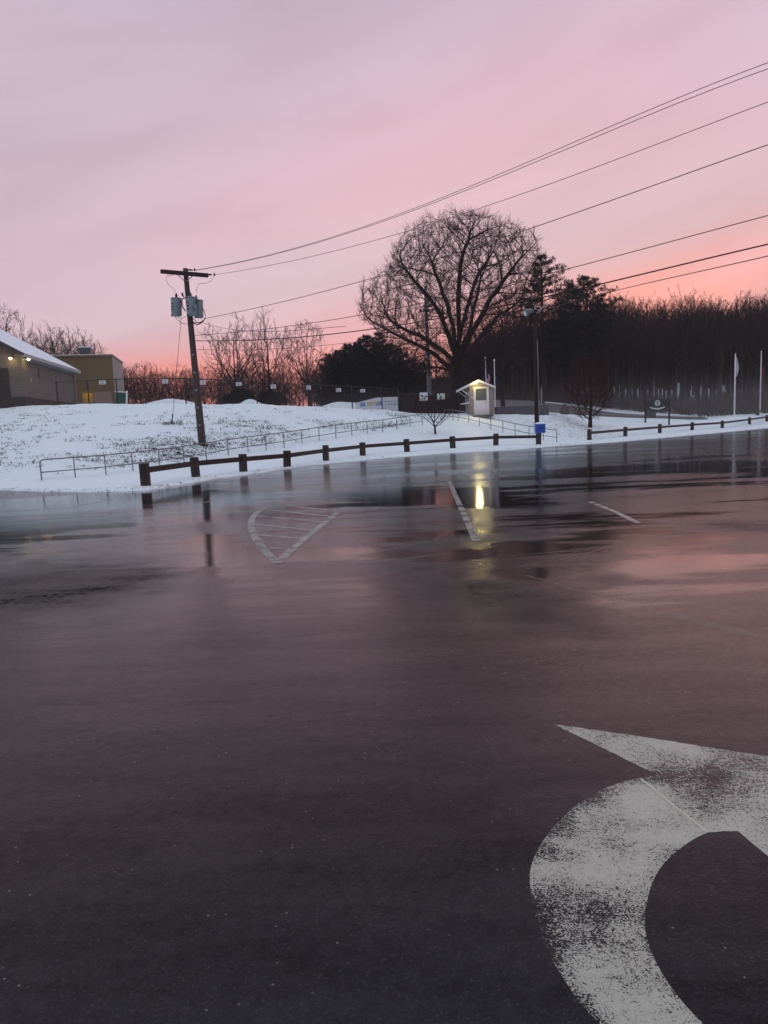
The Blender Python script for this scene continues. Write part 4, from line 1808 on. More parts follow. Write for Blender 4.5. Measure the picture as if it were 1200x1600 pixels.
# stub pole by the wall
c = on(846.5, 59)
m = MB()
m.tube([(0, 0, -.2), (0, 0, at(846, 606, 59).z - c.z)], [.05, .04], 8)
m.tube([(0, 0, at(846, 606, 59).z - c.z), (0, 0, at(846, 606, 59).z - c.z + .04)], [.07, .03], 8)
o = m.build('bare_metal_post', M['grey_pole'], None, True)
o.location = c
tag(o, 'short pale bare post just right of the tall dark light pole', 'post')


def blue_box():
    f = gp(843.5, 695, .06)
    c = at(843.5, 675, f.y)
    root = empty('blue_box', (c.x, f.y, .80))
    tag(root, 'blue plastic box on the end post of the timber fence', 'box')
    m = MB()
    m.box((0, -.02, .27), (.62, .46, .52), 0, 0, 0, .03)
    m.build('body', M['blue'], root)
    m = MB()
    m.box((0, -.02, .55), (.68, .52, .06), 0, 0, 0, .02)
    m.build('lid', M['blue'], root)
    m = MB()
    m.box((0, -.262, .30), (.30, .012, .16))
    m.build('front_plate', M['blue_dark'], root)
    return root


M['blue_dark'] = simple('dark_blue_plate', (0.008, 0.045, 0.24), 0.4, 0, 0.12)
BOX = blue_box()


def snow_cap_on_box():
    f = gp(843.5, 695, .06)
    m_ = MB()
    vs, fs = [], []
    for i in range(9):
        for k in range(9):
            x, y = (i / 8 - .5) * .62, (k / 8 - .5) * .46
            e = max(abs(i / 8 - .5), abs(k / 8 - .5)) * 2
            z = .12 * (1 - e ** 3) + .02 * noise.noise(Vector((x * 5, y * 5, 1)))
            vs.append((x, y - .02, z))
    for i in range(8):
        for k in range(8):
            fs.append((i * 9 + k, (i + 1) * 9 + k, (i + 1) * 9 + k + 1, i * 9 + k + 1))
    m_.add(vs, fs)
    o_ = m_.build('snow_cap', M['snow_clean'], BOX, True)
    o_.location = (0, 0, .585)


snow_cap_on_box()


def light_pole():
    f = on(838.5, 52, 655)
    f.z -= .05
    t = at(835.5, 478, 52)
    root = empty('light_pole', f)
    tag(root, 'tall dark wooden pole with grey floodlight, in front of the low stone wall', 'light pole')
    d = t - f
    m = MB()
    m.tube([Vector((0, 0, -.3)), d * .5, d], [.165, .14, .11], 12)
    m.build('shaft', M['dark_wood_pole'], root, True)
    # ground line conduit
    m = MB()
    m.tube([Vector((.17, -.03, 0)), d * .5 + Vector((.16, -.03, 0)), d * .72 + Vector((.14, -.03, 0))], .03, 6)
    m.build('conduit', M['grey_pole'], root, True)
    # lamp arm and two heads
    m = MB()
    m.tube([d * .93, d * .95 + Vector((.3, -.05, .05)), d * .99 + Vector((.9, -.1, .3))], .035, 8)
    m.tube([d * .945, d * .955 + Vector((-.35, -.1, -.02))], .03, 8)
    m.build('lamp_arm', M['grey_pole'], root, True)
    m = MB()
    hd = at(826, 487, 51.8) - f
    m.tube([hd + Vector((.36, 0, .10)), hd + Vector((.05, -.05, .04)), hd + Vector((-.18, -.12, -.06)), hd + Vector((-.30, -.16, -.12))], [.08, .18, .27, .25], 14)
    h = m.build('lamp_head', M['lamp_shell'], root, True)
    m = MB()
    m.tube([hd + Vector((-.29, -.155, -.118)), hd + Vector((-.335, -.17, -.13))], [.22, .18], 14)
    m.build('lens', M['plate'], h, True)
    m = MB()
    m.box(d * .985 + Vector((0, -.14, 0)), (.12, .10, .34), 0, 0, 0, .02)
    m.build('insulator', M['grey_tank'], root)
    return f, d


M['dark_wood_pole'] = wood_mat('dark_creosoted_pole', (0.024, 0.02, 0.02), 0.8, (30, 30, 1.5), 0.2)
M['lamp_shell'] = simple('dull_grey_lamp_shell', (0.13, 0.16, 0.175), 0.5, 0, 0.15)
LPf, LPd = light_pole()


def stadium_pole():
    f = on(672, 84, 640)
    t = at(664.5, 447, 84)
    root = empty('sports_light_pole', f)
    tag(root, 'tall thin grey sports light pole seen through the big oak crown', 'light pole')
    d = t - f
    m = MB()
    m.tube([Vector((0, 0, -.3)), d * .5, d], [.30, .24, .17], 12)
    m.build('shaft', M['grey_dark_pole'], root, True)
    for k, s in enumerate((.80, .835)):
        m = MB()
        p = d * s
        m.box(p, (1.7 - .5 * k, .08, .08))
        cb = m.build('crossarm', M['grey_dark_pole'], root)
        for q in (-.7, -.25, .25, .7):
            if k == 1 and abs(q) > .6:
                continue
            h = MB()
            h.tube([p + Vector((q, -.05, .18)), p + Vector((q, -.28, .10)), p + Vector((q, -.45, .02))], [.07, .17, .19], 10)
            h.build('floodlight', M['grey_dark_pole'], cb, True)


M['grey_dark_pole'] = simple('grey_steel_pole', (0.11, 0.11, 0.125), 0.6, 0.3, 0.15)
stadium_pole()


def utility_pole():
    Y = 36
    f = on(316.5, Y, 698)
    f.z -= .05
    t = at(289.5, 419.5, Y)
    root = empty('utility_pole', f)
    tag(root, 'leaning wooden utility pole with crossarm and three grey transformers', 'utility pole')
    d = t - f
    up = d.normalized()
    m = MB()
    n = 14
    m.tube([d * (k / n) if k else -up * .4 for k in range(n + 1)], [.205 - .085 * k / n for k in range(n + 1)], 16)
    m.build('shaft', M['pole_wood'], root, True)
    L = lambda px, py, Yq=Y: at(px, py, Yq) - f
    # crossarm from pixel measurements, seen nearly square on
    a1, b1 = L(251, 424, Y - .25), L(325.5, 430.5, Y - .25)
    m = MB()
    c_ = (a1 + b1) / 2
    v_ = b1 - a1
    m.box(c_, (v_.length, .12, .20), math.atan2(v_.y, v_.x), 0, -math.atan2(v_.z, math.hypot(v_.x, v_.y)), .012)
    m.build('crossarm', M['dark_wood'], root)
    for (p, q) in (((276, 428), (287.5, 438.5)), ((301, 431), (291.5, 439.5))):
        m = MB()
        m.tube([L(*p, Y - .2), L(*q, Y - .15)], .022, 6)
        m.build('crossarm_brace', M['grey_pole'], root)
    # insulators: pole-top side pin and crossarm end
    def insulator(p, q, nm='insulator'):
        m_ = MB()
        A2, B2 = L(*p, Y - .2), L(*q, Y - .2)
        ax = (B2 - A2)
        pts, rr = [], []
        for k in range(9):
            pts.append(A2 + ax * k / 8)
            rr.append(.055 if k % 2 else .03)
        m_.tube(pts, rr, 10)
        m_.build(nm, M['ceramic'], root, True)
    insulator((293, 421.5), (301, 422))
    insulator((325.5, 429.2), (331, 429))
    for (x, y) in ((304, 421.5), (335, 428.8)):
        m = MB()
        p = L(x, y, Y - .2)
        m.tube([p + Vector((0, 0, -.07)), p, p + Vector((0, 0, .07))], [.03, .05, .03], 8)
        m.build('wire_clamp', M['dark_metal'], root, True)
    # transformers
    def transformer(pxc, pt, pb, w, Yt, bush):
        A2, B2 = L(pxc, pt, Yt), L(pxc + .03 * (pb - pt) * 1.0, pb, Yt)
        r = w * Yt / F / 2
        ax = (B2 - A2)
        m_ = MB()
        pts = [A2 + ax * t2 for t2 in (.05, .08, .5, .9, .97, 1.0)]
        m_.tube(pts, [r * .97, r, r, r, r * .93, r * .6], 24)
        tk = m_.build('transformer', M['grey_tank'], root, True)
        m_ = MB()
        m_.tube([A2 - ax * .02, A2 + ax * .01, A2 + ax * .05, A2 + ax * .07], [r * .5, r * 1.04, r * 1.07, r * 1.07], 24)
        m_.build('lid', M['grey_tank'], tk, True)
        m_ = MB()
        bt = A2 + Vector((bush[0] * r, -.02, -.02))
        m_.tube([bt - Vector((0, 0, .02)), bt + Vector((0, 0, .05)), bt + Vector((0, 0, .09)), bt + Vector((0, 0, .14)), bt + Vector((0, 0, .19)), bt + Vector((0, 0, .25))],
                [.05, .085, .05, .08, .045, .03], 12)
        m_.build('bushing', M['ceramic'], tk, True)
        m_ = MB()
        for k in range(3):
            q2 = A2 + ax * (.33 + .17 * k) + Vector((-r * .55, -r * .86, 0))
            m_.tube([q2, q2 + Vector((-.03, -.06, 0))], [.035, .028], 8)
        m_.tube([A2 + ax * .9 + Vector((-r * .8, -r * .4, 0)), A2 + ax * 1.0 + Vector((-r * .8, -r * .4, 0))], .05, 8)
        m_.build('terminal', M['rubber'], tk, True)
        return A2, B2, r
    T1 = transformer(275.2, 465.5, 494.5, 15.5, Y + .05, (.1, 0))
    T2 = transformer(299.5, 464.0, 493.5, 15.0, Y - .50, (-.2, 0))
    T3 = transformer(310.5, 468.5, 497, 12.5, Y - .15, (-.55, 0))
    # hanger brackets
    m = MB()
    m.tube([L(280.5, 471, Y), L(284, 471.5, Y - .1), L(285.5, 466.5, Y - .1), L(290, 465, Y)], .03, 8)
    m.tube([L(284.3, 471.5, Y - .1), L(285, 479, Y - .1), L(290, 486.5, Y)], .03, 8)
    m.build('hanger_bracket', M['dark_metal'], root, True)
    m = MB()
    m.tube([L(284.5, 457.5, Y - .15), L(285.2, 461, Y - .15), L(287, 464, Y - .1)], [.05, .05, .03], 8)
    m.build('cutout_fuse', M['ceramic'], root, True)
    m = MB()
    q = L(302, 468, Y - .85)
    m.tube([L(307, 466, Y - .5), L(306.5, 474, Y - .8)], .03, 8)
    m.tube([L(301, 479, Y - .8), L(305, 485.5, Y - .8)], .02, 8)
    m.build('fuse_holder', M['rubber'], root, True)
    # jumpers: thin leads and heavy secondary loops
    def lead(pts, r, nm='jumper_wire', mt='wire'):
        P = resample([L(*p) for p in pts], 18)
        m_ = MB()
        m_.tube(P, r, 6)
        m_.build(nm, M[mt], root, True)
    Yq = Y - .2
    lead([(271, 430, Yq), (262, 431, Yq), (259.5, 437, Yq), (263, 444, Yq), (269, 449, Yq), (275.5, 457, Yq)], .009)
    lead([(334.5, 430, Yq), (330, 438, Yq), (322, 442.5, Yq), (312, 443.5, Yq), (308, 449, Yq), (306.5, 458, Yq)], .009)
    lead([(273, 495, Yq), (279, 501, Yq), (286, 505.5, Yq), (293, 506, Yq)], .014, 'secondary_cable', 'rubber')
    lead([(277, 496, Yq), (284, 497, Yq), (290, 494.5, Yq)], .012, 'secondary_cable', 'rubber')
    lead([(299, 501, Yq), (305, 504.5, Yq), (313, 503.5, Yq), (319, 499, Yq), (321, 494, Yq), (318, 484, Yq), (314, 478, Yq)], .018, 'secondary_cable', 'rubber')
    lead([(299, 494, Yq), (303, 499, Yq), (309, 504, Yq), (314, 504, Yq)], .018, 'secondary_cable', 'rubber')
    lead([(300, 503, Yq), (308, 507, Yq), (316, 503, Yq), (320.5, 497, Yq)], .028, 'secondary_cable', 'rubber')
    # small staples / steps on the shaft
    m = MB()
    for k in range(5):
        p = d * (.12 + .1 * k)
        m.box(p + Vector((0, -.19 + .01 * k, 0)), (.10, .02, .08))
    m.build('pole_tag', M['grey_pole'], root)
    return f, d, L


UPf, UPd, UL = utility_pole()

# guy wire and its anchor on the slope
top = at(283, 497, 36)
an = hit(268.5, 662)
m = MB()
m.tube([top, top.lerp(an, .5), an - Vector((0, 0, .1))], .012, 6)
g_ = m.build('guy_wire', M['wire'])
tag(g_, 'thin guy wire running from the transformers down to the snowy slope', 'guy wire')
m = MB()
q0 = an.lerp(top, .015)
m.tube([an, an.lerp(top, .10)], .035, 8)
o = m.build('guy_guard', M['dark_metal'], g_, True)


# ------------------------------------------------------------------ overhead wires
def wire(pts, r, label, Y0=36.0, px0=300.0, Y1=19.0, px1=1200.0, ext=True, cat='power line'):
    """pts: pixels the cable passes; it hangs in a vertical plane from the pole at Y0 to Y1"""
    xs = np.array([p[0] for p in pts], float)
    ys = np.array([p[1] for p in pts], float)
    cf = np.polyfit(xs, ys, min(3, len(pts) - 1))
    x_end = 1420 if ext else xs[-1]
    n = 70
    P = []
    for k in range(n + 1):
        x = xs[0] + (x_end - xs[0]) * k / n
        if x <= xs[-1]:
            y = np.polyval(cf, x)
        else:
            s = np.polyval(np.polyder(cf), xs[-1])
            y = np.polyval(cf, xs[-1]) + s * (x - xs[-1])
        u = (x - px0) / (px1 - px0)
        Y = 1 / ((1 - u) / Y0 + u / Y1)
        P.append(at(x, y, Y))
    m_ = MB()
    m_.tube(P, r, 6)
    o_ = m_.build('overhead_wire', M['wire' if r < .015 else 'rubber'], None, True)
    tag(o_, label, cat, 'overhead wires from the utility pole')
    return o_


wire([(304, 421), (500, 379.5), (700, 301.5), (900, 221), (1050, 159), (1200, 97)], .0095, 'topmost thin overhead wire rising to the upper right')
wire([(304, 422), (500, 381), (700, 305), (900, 227), (1050, 167), (1200, 106.5)], .0095, 'thin overhead wire just below the topmost one')
wire([(335, 429), (540, 390), (660, 352.5), (760, 321), (980, 244), (1200, 159)], .0095, 'third overhead wire from the top, passing just above the big oak')
wire([(321, 498), (440, 470), (540, 448.5), (605, 428), (810, 362), (1000, 298), (1200, 226)], .0125, 'fourth overhead wire from the top, emerging right of the oak crown')
wire([(303, 523), (440, 513), (540, 497), (700, 463), (878, 421), (1000, 393), (1200, 336)], .0125, 'fifth overhead wire, crossing the pine tops to the right edge')
wire([(306, 532), (400, 532.5), (500, 523), (600, 511), (760, 484), (940, 443), (1060, 415), (1200, 381.5)], .021, 'thick dark overhead cable, second from the bottom at the right edge')
wire([(316, 505), (340, 509), (362, 515), (385, 518), (440, 517), (540, 510)], .010, 'thin short wire sagging off the transformers towards the bare trees', ext=False)
wire([(308, 546), (400, 545.5), (480, 543.5), (570, 531), (700, 512), (836, 484)], .012, 'lowest thin wire between the utility pole and the floodlight pole', Y1=52, px1=836, ext=False)
wire([(837, 488), (950, 457), (1080, 427), (1200, 400)], .018, 'lowest cable at the right edge, leaving the floodlight pole', Y0=52, px0=837, Y1=24, px1=1200)
# light grey service wire loop


# ------------------------------------------------------------------ trees
def grow(points, start, D, di, dk, maxit=160, tropism=(0, 0, .0), seed=0, jitter=.12, mom=.75, outc=None, outw=0.0, nocurl=.12):
    """space colonisation: returns node positions and parents"""
    rg = np.random.default_rng(seed)
    P = np.asarray(points, float)
    nodes = [np.array(s, float) for s, _ in start]
    par = [p for _, p in start]
    N0 = np.array(nodes)
    alive = np.ones(len(P), bool)
    best = np.full(len(P), 1e9)
    bi = np.zeros(len(P), int)
    for i, n in enumerate(N0):
        d = np.linalg.norm(P - n, axis=1)
        m = d < best
        best[m] = d[m]
        bi[m] = i
    trop = np.array(tropism, float)
    ndir = [np.array([0, 0, 1.0]) if p < 0 else (nodes[i] - nodes[p]) / (np.linalg.norm(nodes[i] - nodes[p]) + 1e-9) for i, p in enumerate(par)]
    seen = {}
    for it in range(maxit):
        act = alive & (best < di)
        if not act.any():
            act = alive & (best < di * 3)
            if not act.any():
                break
        A = np.array(nodes)
        ids = bi[act]
        v = P[act] - A[ids]
        v /= (np.linalg.norm(v, axis=1)[:, None] + 1e-9)
        acc = np.zeros((len(nodes), 3))
        np.add.at(acc, ids, v)
        u = np.unique(ids)
        dirs = acc[u]
        dirs /= (np.linalg.norm(dirs, axis=1)[:, None] + 1e-9)
        agree = (dirs * np.array([ndir[k] for k in u])).sum(1) > nocurl
        if not agree.any():
            break
        u, dirs = u[agree], dirs[agree]
        dirs += trop + rg.normal(0, jitter, dirs.shape) + np.array([ndir[k] * (mom if seen.get(int(k), 0) == 0 else mom * .45) for k in u])
        if outw:
            o_ = A[u] - np.array(outc)
            dirs += outw * o_ / (np.linalg.norm(o_, axis=1)[:, None] + 1e-9)
        dirs /= (np.linalg.norm(dirs, axis=1)[:, None] + 1e-9)
        new, npar = [], []
        for k, d in zip(u, dirs):
            c = seen.get(k, 0)
            if c >= 4:
                alive[(bi == k) & (best < D * 1.6)] = False
                continue
            seen[k] = c + 1
            new.append(nodes[k] + d * D)
            npar.append(int(k))
        if not new:
            break
        b = len(nodes)
        ndir += [(q - nodes[k]) / D for q, k in zip(new, npar)]
        nodes += new
        par += npar
        Q = P[alive]
        NN = np.array(new)
        # distance to new nodes, in blocks
        ai = np.where(alive)[0]
        for s in range(0, len(ai), 1500):
            sub_ = ai[s:s + 1500]
            dd = np.linalg.norm(P[sub_][:, None, :] - NN[None], axis=2)
            j = dd.argmin(1)
            dm = dd[np.arange(len(sub_)), j]
            m = dm < best[sub_]
            best[sub_[m]] = dm[m]
            bi[sub_[m]] = b + j[m]
        alive &= best > dk
    return np.array(nodes), np.array(par)


def skeleton(nodes, par, tip, power=2.3, rmax=None):
    n = len(nodes)
    acc = np.zeros(n)
    kids = [[] for _ in range(n)]
    for i in range(n):
        if par[i] >= 0:
            kids[par[i]].append(i)
    r = np.zeros(n)
    for i in range(n - 1, -1, -1):
        r[i] = (acc[i] if acc[i] > 0 else tip ** power) ** (1 / power)
        if par[i] >= 0:
            acc[par[i]] += r[i] ** power
    if rmax:
        s = np.zeros(n)
        for i in range(n):
            if par[i] >= 0:
                s[i] = s[par[i]] + np.linalg.norm(nodes[i] - nodes[par[i]])
        S = s.max() * 1.02
        lim = tip + rmax * 1.05 * (1 - s / S) ** 1.7
        k = math.log(rmax / tip) / math.log(max(r[0], tip * 1.01) / tip)
        r = np.minimum(tip * (r / tip) ** k, lim)
    return r, kids


def chains(nodes, par, r, kids):
    out = []
    stack = [(0, None)]
    while stack:
        s, p = stack.pop()
        pts = [] if p is None else [p]
        cur = s
        while True:
            pts.append(cur)
            if not kids[cur]:
                break
            ks = sorted(kids[cur], key=lambda q: -r[q])
            for q in ks[1:]:
                stack.append((q, cur))
            cur = ks[0]
        out.append(pts)
    return out


def tubes_np(polys, name, mat, parent):
    """polys: list of (points array (m,3), radii (m,), sides)"""
    Vs, Fs = [], []
    base = 0
    for pts, rad, n in polys:
        m = len(pts)
        t = np.gradient(pts, axis=0)
        t /= (np.linalg.norm(t, axis=1)[:, None] + 1e-9)
        ref = np.array([0.31, 0.95, 0.05]) if abs(t[:, 1]).mean() < .8 else np.array([1., 0, 0])
        a = np.cross(t, ref)
        a /= (np.linalg.norm(a, axis=1)[:, None] + 1e-9)
        b = np.cross(t, a)
        ang = np.arange(n) * 2 * math.pi / n
        ring = pts[:, None, :] + rad[:, None, None] * (a[:, None, :] * np.cos(ang)[None, :, None] + b[:, None, :] * np.sin(ang)[None, :, None])
        Vs.append(ring.reshape(-1, 3))
        i = np.arange(m - 1)[:, None] * n
        k = np.arange(n)[None]
        k2 = (k + 1) % n
        f = np.stack([i + k, i + k2, i + n + k2, i + n + k], -1).reshape(-1, 4) + base
        Fs.append(f)
        base += m * n
    if not Vs:
        return None
    return arr_obj(name, np.concatenate(Vs), np.concatenate(Fs), mat, parent, True)


def make_tree(name, pts, start, D, di, dk, tip, rmax, thick, bark, twigmat, twigs=3, twig_len=.8, tw_r=.010, up=.5, seed=0, tropism=(0, 0, .05), flare=0.0, spread=.7, maxit=160, jitter=.14, leaves=None, mom=.75, outc=None, outw=0.0, nocurl=.12, tf_=3.2):
    rg = np.random.default_rng(seed + 50)
    nodes, par = grow(pts, start, D, di, dk, maxit, tropism, seed, jitter, mom, outc, outw, nocurl)
    r, kids = skeleton(nodes, par, tip, 2.25, rmax)
    if flare:
        z0 = nodes[0][2]
        r = r * (1 + flare * np.exp(-(nodes[:, 2] - z0) / .7) * (r > rmax * .6))
    root = empty(name)
    big, small = [], []
    for ch in chains(nodes, par, r, kids):
        P = nodes[ch].copy()
        rad = r[ch].copy()
        if len(ch) > 1 and par[ch[1]] == ch[0]:
            rad[0] = min(rad[0], rad[1] * 1.25)
        if len(P) < 2:
            continue
        # smooth
        if len(P) > 3:
            P[1:-1] = (P[:-2] + 2 * P[1:-1] + P[2:]) / 4
        cut = np.where(rad < thick)[0]
        cut = cut[0] if len(cut) else len(P)
        if cut >= 2:
            big.append((P[:cut + 1], rad[:cut + 1], 12 if rad[0] > .25 else (8 if rad[0] > .1 else 5)))
            if cut < len(P) - 1:
                small.append((P[cut:], rad[cut:], 4))
        else:
            small.append((P, rad, 4))
    # twigs on slender nodes
    nk = np.array([len(k) for k in kids])
    cand = np.where(r < tip * tf_)[0]
    tv, tf = [], []
    q = 0
    lv = []
    for i in cand:
        if par[i] < 0:
            continue
        d0 = nodes[i] - nodes[par[i]]
        d0 /= np.linalg.norm(d0) + 1e-9
        c = twigs if nk[i] == 0 else max(1, twigs - 1)
        for _ in range(c):
            d = d0 * .7 + rg.normal(0, spread, 3) * .75 + np.array([0, 0, up])
            d /= np.linalg.norm(d) + 1e-9
            L_ = twig_len * rg.uniform(.5, 1.25)
            p0 = nodes[i]
            p1 = p0 + d * L_ * .5
            d2 = d + rg.normal(0, .25, 3) + np.array([0, 0, up * .5])
            d2 /= np.linalg.norm(d2)
            p2 = p1 + d2 * L_ * .5
            small.append((np.array([p0, p1, p2]), np.array([tw_r, tw_r * .8, tw_r * .4]), 3))
            for s in range(2):
                d3 = d + rg.normal(0, .7, 3) * .8
                d3 /= np.linalg.norm(d3)
                pb = p0 + (p1 - p0) * rg.uniform(.4, 1)
                small.append((np.array([pb, pb + d3 * L_ * .42]), np.array([tw_r * .75, tw_r * .4]), 3))
            if leaves:
                lv.append(p2)
                lv.append(p1)
    tubes_np(big, 'trunk', bark, root)
    tubes_np(small, 'crown', twigmat, root)
    if leaves and lv:
        lv = np.array(lv)
        k = leaves[1]
        sel = rg.integers(0, len(lv), k)
        c = lv[sel] + rg.normal(0, .12, (k, 3))
        a = rg.normal(0, 1, (k, 3))
        a /= np.linalg.norm(a, axis=1)[:, None]
        b = np.cross(a, rg.normal(0, 1, (k, 3)))
        b /= np.linalg.norm(b, axis=1)[:, None]
        s = rg.uniform(.5, 1.2, (k, 1)) * leaves[2]
        Vv = np.stack([c - a * s, c + b * s * .55, c + a * s, c - b * s * .55], 1).reshape(-1, 3)
        arr_obj('leaves', Vv, np.arange(k * 4).reshape(-1, 4), leaves[0], root)
    return root


def ellipsoid_pts(rg, n, c, rr, shell=.35, zmin=None):
    out = []
    while len(out) < n:
        d = rg.normal(0, 1, 3)
        d /= np.linalg.norm(d)
        s = rg.uniform(shell, 1) ** .6
        p = np.array(c) + d * np.array(rr) * s
        if zmin is not None and p[2] < zmin:
            continue
        out.append(p)
    return np.array(out)


# --- the big oak
def big_oak():
    Y = 66
    f = on(714, Y, 640)
    f.z -= .1
    rg = np.random.default_rng(5)
    # crown outline measured as pixels around the tree, turned into metres on its own plane
    out_px = [(560, 462), (563, 500), (590, 528), (600, 560), (640, 585), (690, 600), (735, 585), (775, 565), (815, 540), (845, 500), (850, 450), (852, 400),
              (838, 372), (805, 350), (770, 352), (740, 336), (715, 338), (690, 350), (660, 346), (636, 372), (612, 396), (603, 420), (608, 440), (580, 448)]
    poly = [at(x, y, Y) - f for x, y in out_px]
    poly = [(p.x, p.z) for p in poly]
    pcx, pcz = sum(p[0] for p in poly) / len(poly), sum(p[1] for p in poly) / len(poly)
    poly = [(pcx + (x - pcx) * .985, pcz + (z - pcz) * .965) for x, z in poly]
    xs = [p[0] for p in poly]
    zs = [p[1] for p in poly]

    def inside(x, z):
        c = False
        j = len(poly) - 1
        for i in range(len(poly)):
            (xi, zi), (xj, zj) = poly[i], poly[j]
            if (zi > z) != (zj > z) and x < (xj - xi) * (z - zi) / (zj - zi) + xi:
                c = not c
            j = i
        return c

    cx = (min(xs) + max(xs)) / 2
    cz = (min(zs) + max(zs)) / 2
    W = (max(xs) - min(xs)) / 2
    pts = []
    while len(pts) < 5200:
        x, z = rg.uniform(min(xs), max(xs)), rg.uniform(min(zs), max(zs))
        if not inside(x, z):
            continue
        rel = math.hypot((x - cx) / W, (z - cz) / ((max(zs) - min(zs)) / 2))
        dy = math.sqrt(max(.02, 1 - min(rel, 1) ** 2)) * W * .95
        y = rg.uniform(-dy, dy)
        rr3 = math.hypot(rel, y / (W * .95))
        if rg.random() > .25 + .75 * min(1, rr3) ** 1.5:
            continue
        pts.append((x, y, z))
    pts = np.array(pts)
    for _ in range(16):
        q_ = pts[rg.integers(0, len(pts))]
        q_ = q_ + (q_ - np.array([cx, 0, cz])) * .25
        pts = pts[np.linalg.norm(pts - q_, axis=1) > rg.uniform(.9, 1.7)]
    start = []
    lean = at(713, 560, Y) - f
    k = 12
    for i in range(k + 1):
        t = i / k
        start.append(((lean.x * t + .08 * math.sin(3 * t), 0, lean.z * t), i - 1))
    # main limbs laid out by hand so that their sweep is the tree's own
    limbs = [
        [(700, 575, 0), (680, 556, -1), (655, 543, -2), (628, 533, -2.5), (600, 520, -3), (575, 503, -3)],
        [(706, 565, 0), (692, 545, 1), (660, 519, 2.5), (630, 505, 3.5), (608, 488, 4), (585, 480, 4.4)],
        [(712, 560, 0), (705, 535, -.6), (690, 505, -1.5), (672, 478, -2.4), (650, 455, -3), (630, 430, -3.4), (620, 405, -3.4)],
        [(713, 560, 0), (711, 525, .8), (706, 490, 1.5), (697, 450, 2.5), (684, 415, 3), (672, 380, 3.2)],
        [(714, 560, 0), (716, 520, -.4), (714, 480, -.9), (716, 440, -1.2), (722, 400, -1.4), (735, 362, -1.6)],
        [(714, 560, 0), (722, 520, .9), (733, 478, 2), (745, 440, 3), (765, 400, 3.6), (785, 372, 4)],
        [(715, 562, 0), (728, 535, -1), (746, 500, -2.2), (770, 460, -3.4), (797, 425, -4), (822, 400, -4.3)],
        [(716, 565, 0), (738, 545, 1.0), (762, 515, 2.2), (790, 485, 3.2), (820, 465, 4)],
        [(714, 572, 0), (735, 560, -2), (758, 545, -4), (790, 530, -5)],
        [(704, 580, 0), (690, 572, 2), (668, 566, 4), (640, 556, 5.5), (615, 548, 6)],
        [(712, 560, 0), (708, 530, 3), (704, 500, 5), (700, 460, 6.6)],
        [(714, 560, 0), (724, 525, -3.5), (730, 490, -5.5), (738, 450, -6.8)],
    ]
    nodes_s = [np.array(s) for s, _ in start]
    for lb in limbs:
        P = [Vector(((at(x, y, Y) - f).x, dy, (at(x, y, Y) - f).z)) for x, y, dy in lb]
        P = resample(P, max(4, int(sum((P[i + 1] - P[i]).length for i in range(len(P) - 1)) / .55)))
        d = [np.linalg.norm(np.array(P[0]) - q) for q in nodes_s[:13]]
        pa = int(np.argmin(d))
        for j, p in enumerate(P[1:]):
            w = np.array(p) + rg.normal(0, .07, 3)
            start.append((tuple(w), pa))
            nodes_s.append(w)
            pa = len(start) - 1
    root = make_tree('oak_tree', pts, start, .40, 2.6, .46, .015, .80, .05, M['bark'], M['twig'], 3, .9, .0115, .55, 3, (0, 0, .12), .35, .60, 200, .16,
                     mom=.55, outc=(lean.x, 0, lean.z - 3), outw=.40, nocurl=-.15, tf_=6.0)
    root.location = f
    tag(root, 'large bare spreading oak towering behind the small lit hut', 'tree')
    return root


big_oak()


# --- bare tree kinds
def key_wide(H):
    return H < 15


def bare(name, seed, H, cw, base, trunk_r, n=900, fork=.30, tip=.016, D=.5, tw=2, tl=.8, twr=.013, tm='twig', lean=(0, 0), shell=.2, bk='bark'):
    rg = np.random.default_rng(seed)
    c = np.array([lean[0], lean[1], H * (base + 1) / 2])
    pts = ellipsoid_pts(rg, n, c, (cw, cw, H * (1 - base) / 2), shell)
    # clump the crown so that its outline is uneven
    for _ in range(4):
        bc = ellipsoid_pts(rg, 1, c, (cw, cw, H * (1 - base) / 2), .7)[0]
        m = np.linalg.norm(pts - bc, axis=1) > cw * .42
        pts = pts[m]
    start = []
    k = max(4, int(H * fork / D))
    bx, by = rg.normal(0, .25, 2)
    for i in range(k + 1):
        t = i / k
        start.append(((lean[0] * .4 * t + bx * math.sin(t * 2.5), lean[1] * .4 * t + by * math.sin(t * 2.2), H * fork * t - .2 * (i == 0)), i - 1))
    return make_tree(name, pts, start, D, cw * 1.6, D * 1.15, tip, trunk_r, .045, M[bk], M[tm], tw, tl, twr, .55, seed, (0, 0, .16), .2, .6, 120,
                     mom=.9, outc=(lean[0] * .4, lean[1] * .4, H * fork * .6), outw=.4, nocurl=-.3 if key_wide(H) else .0, tf_=3.2)


def place(root, px, Y, scale=1.0, rz=0.0, label=None, group=None, cat='tree', dz=-.15, zs=1.0):
    p = on(px, Y)
    p.z += dz
    root.location = p
    root.rotation_euler.z = rz
    root.scale = (scale, scale, scale * zs)
    tag(root, label, cat, group)
    return root


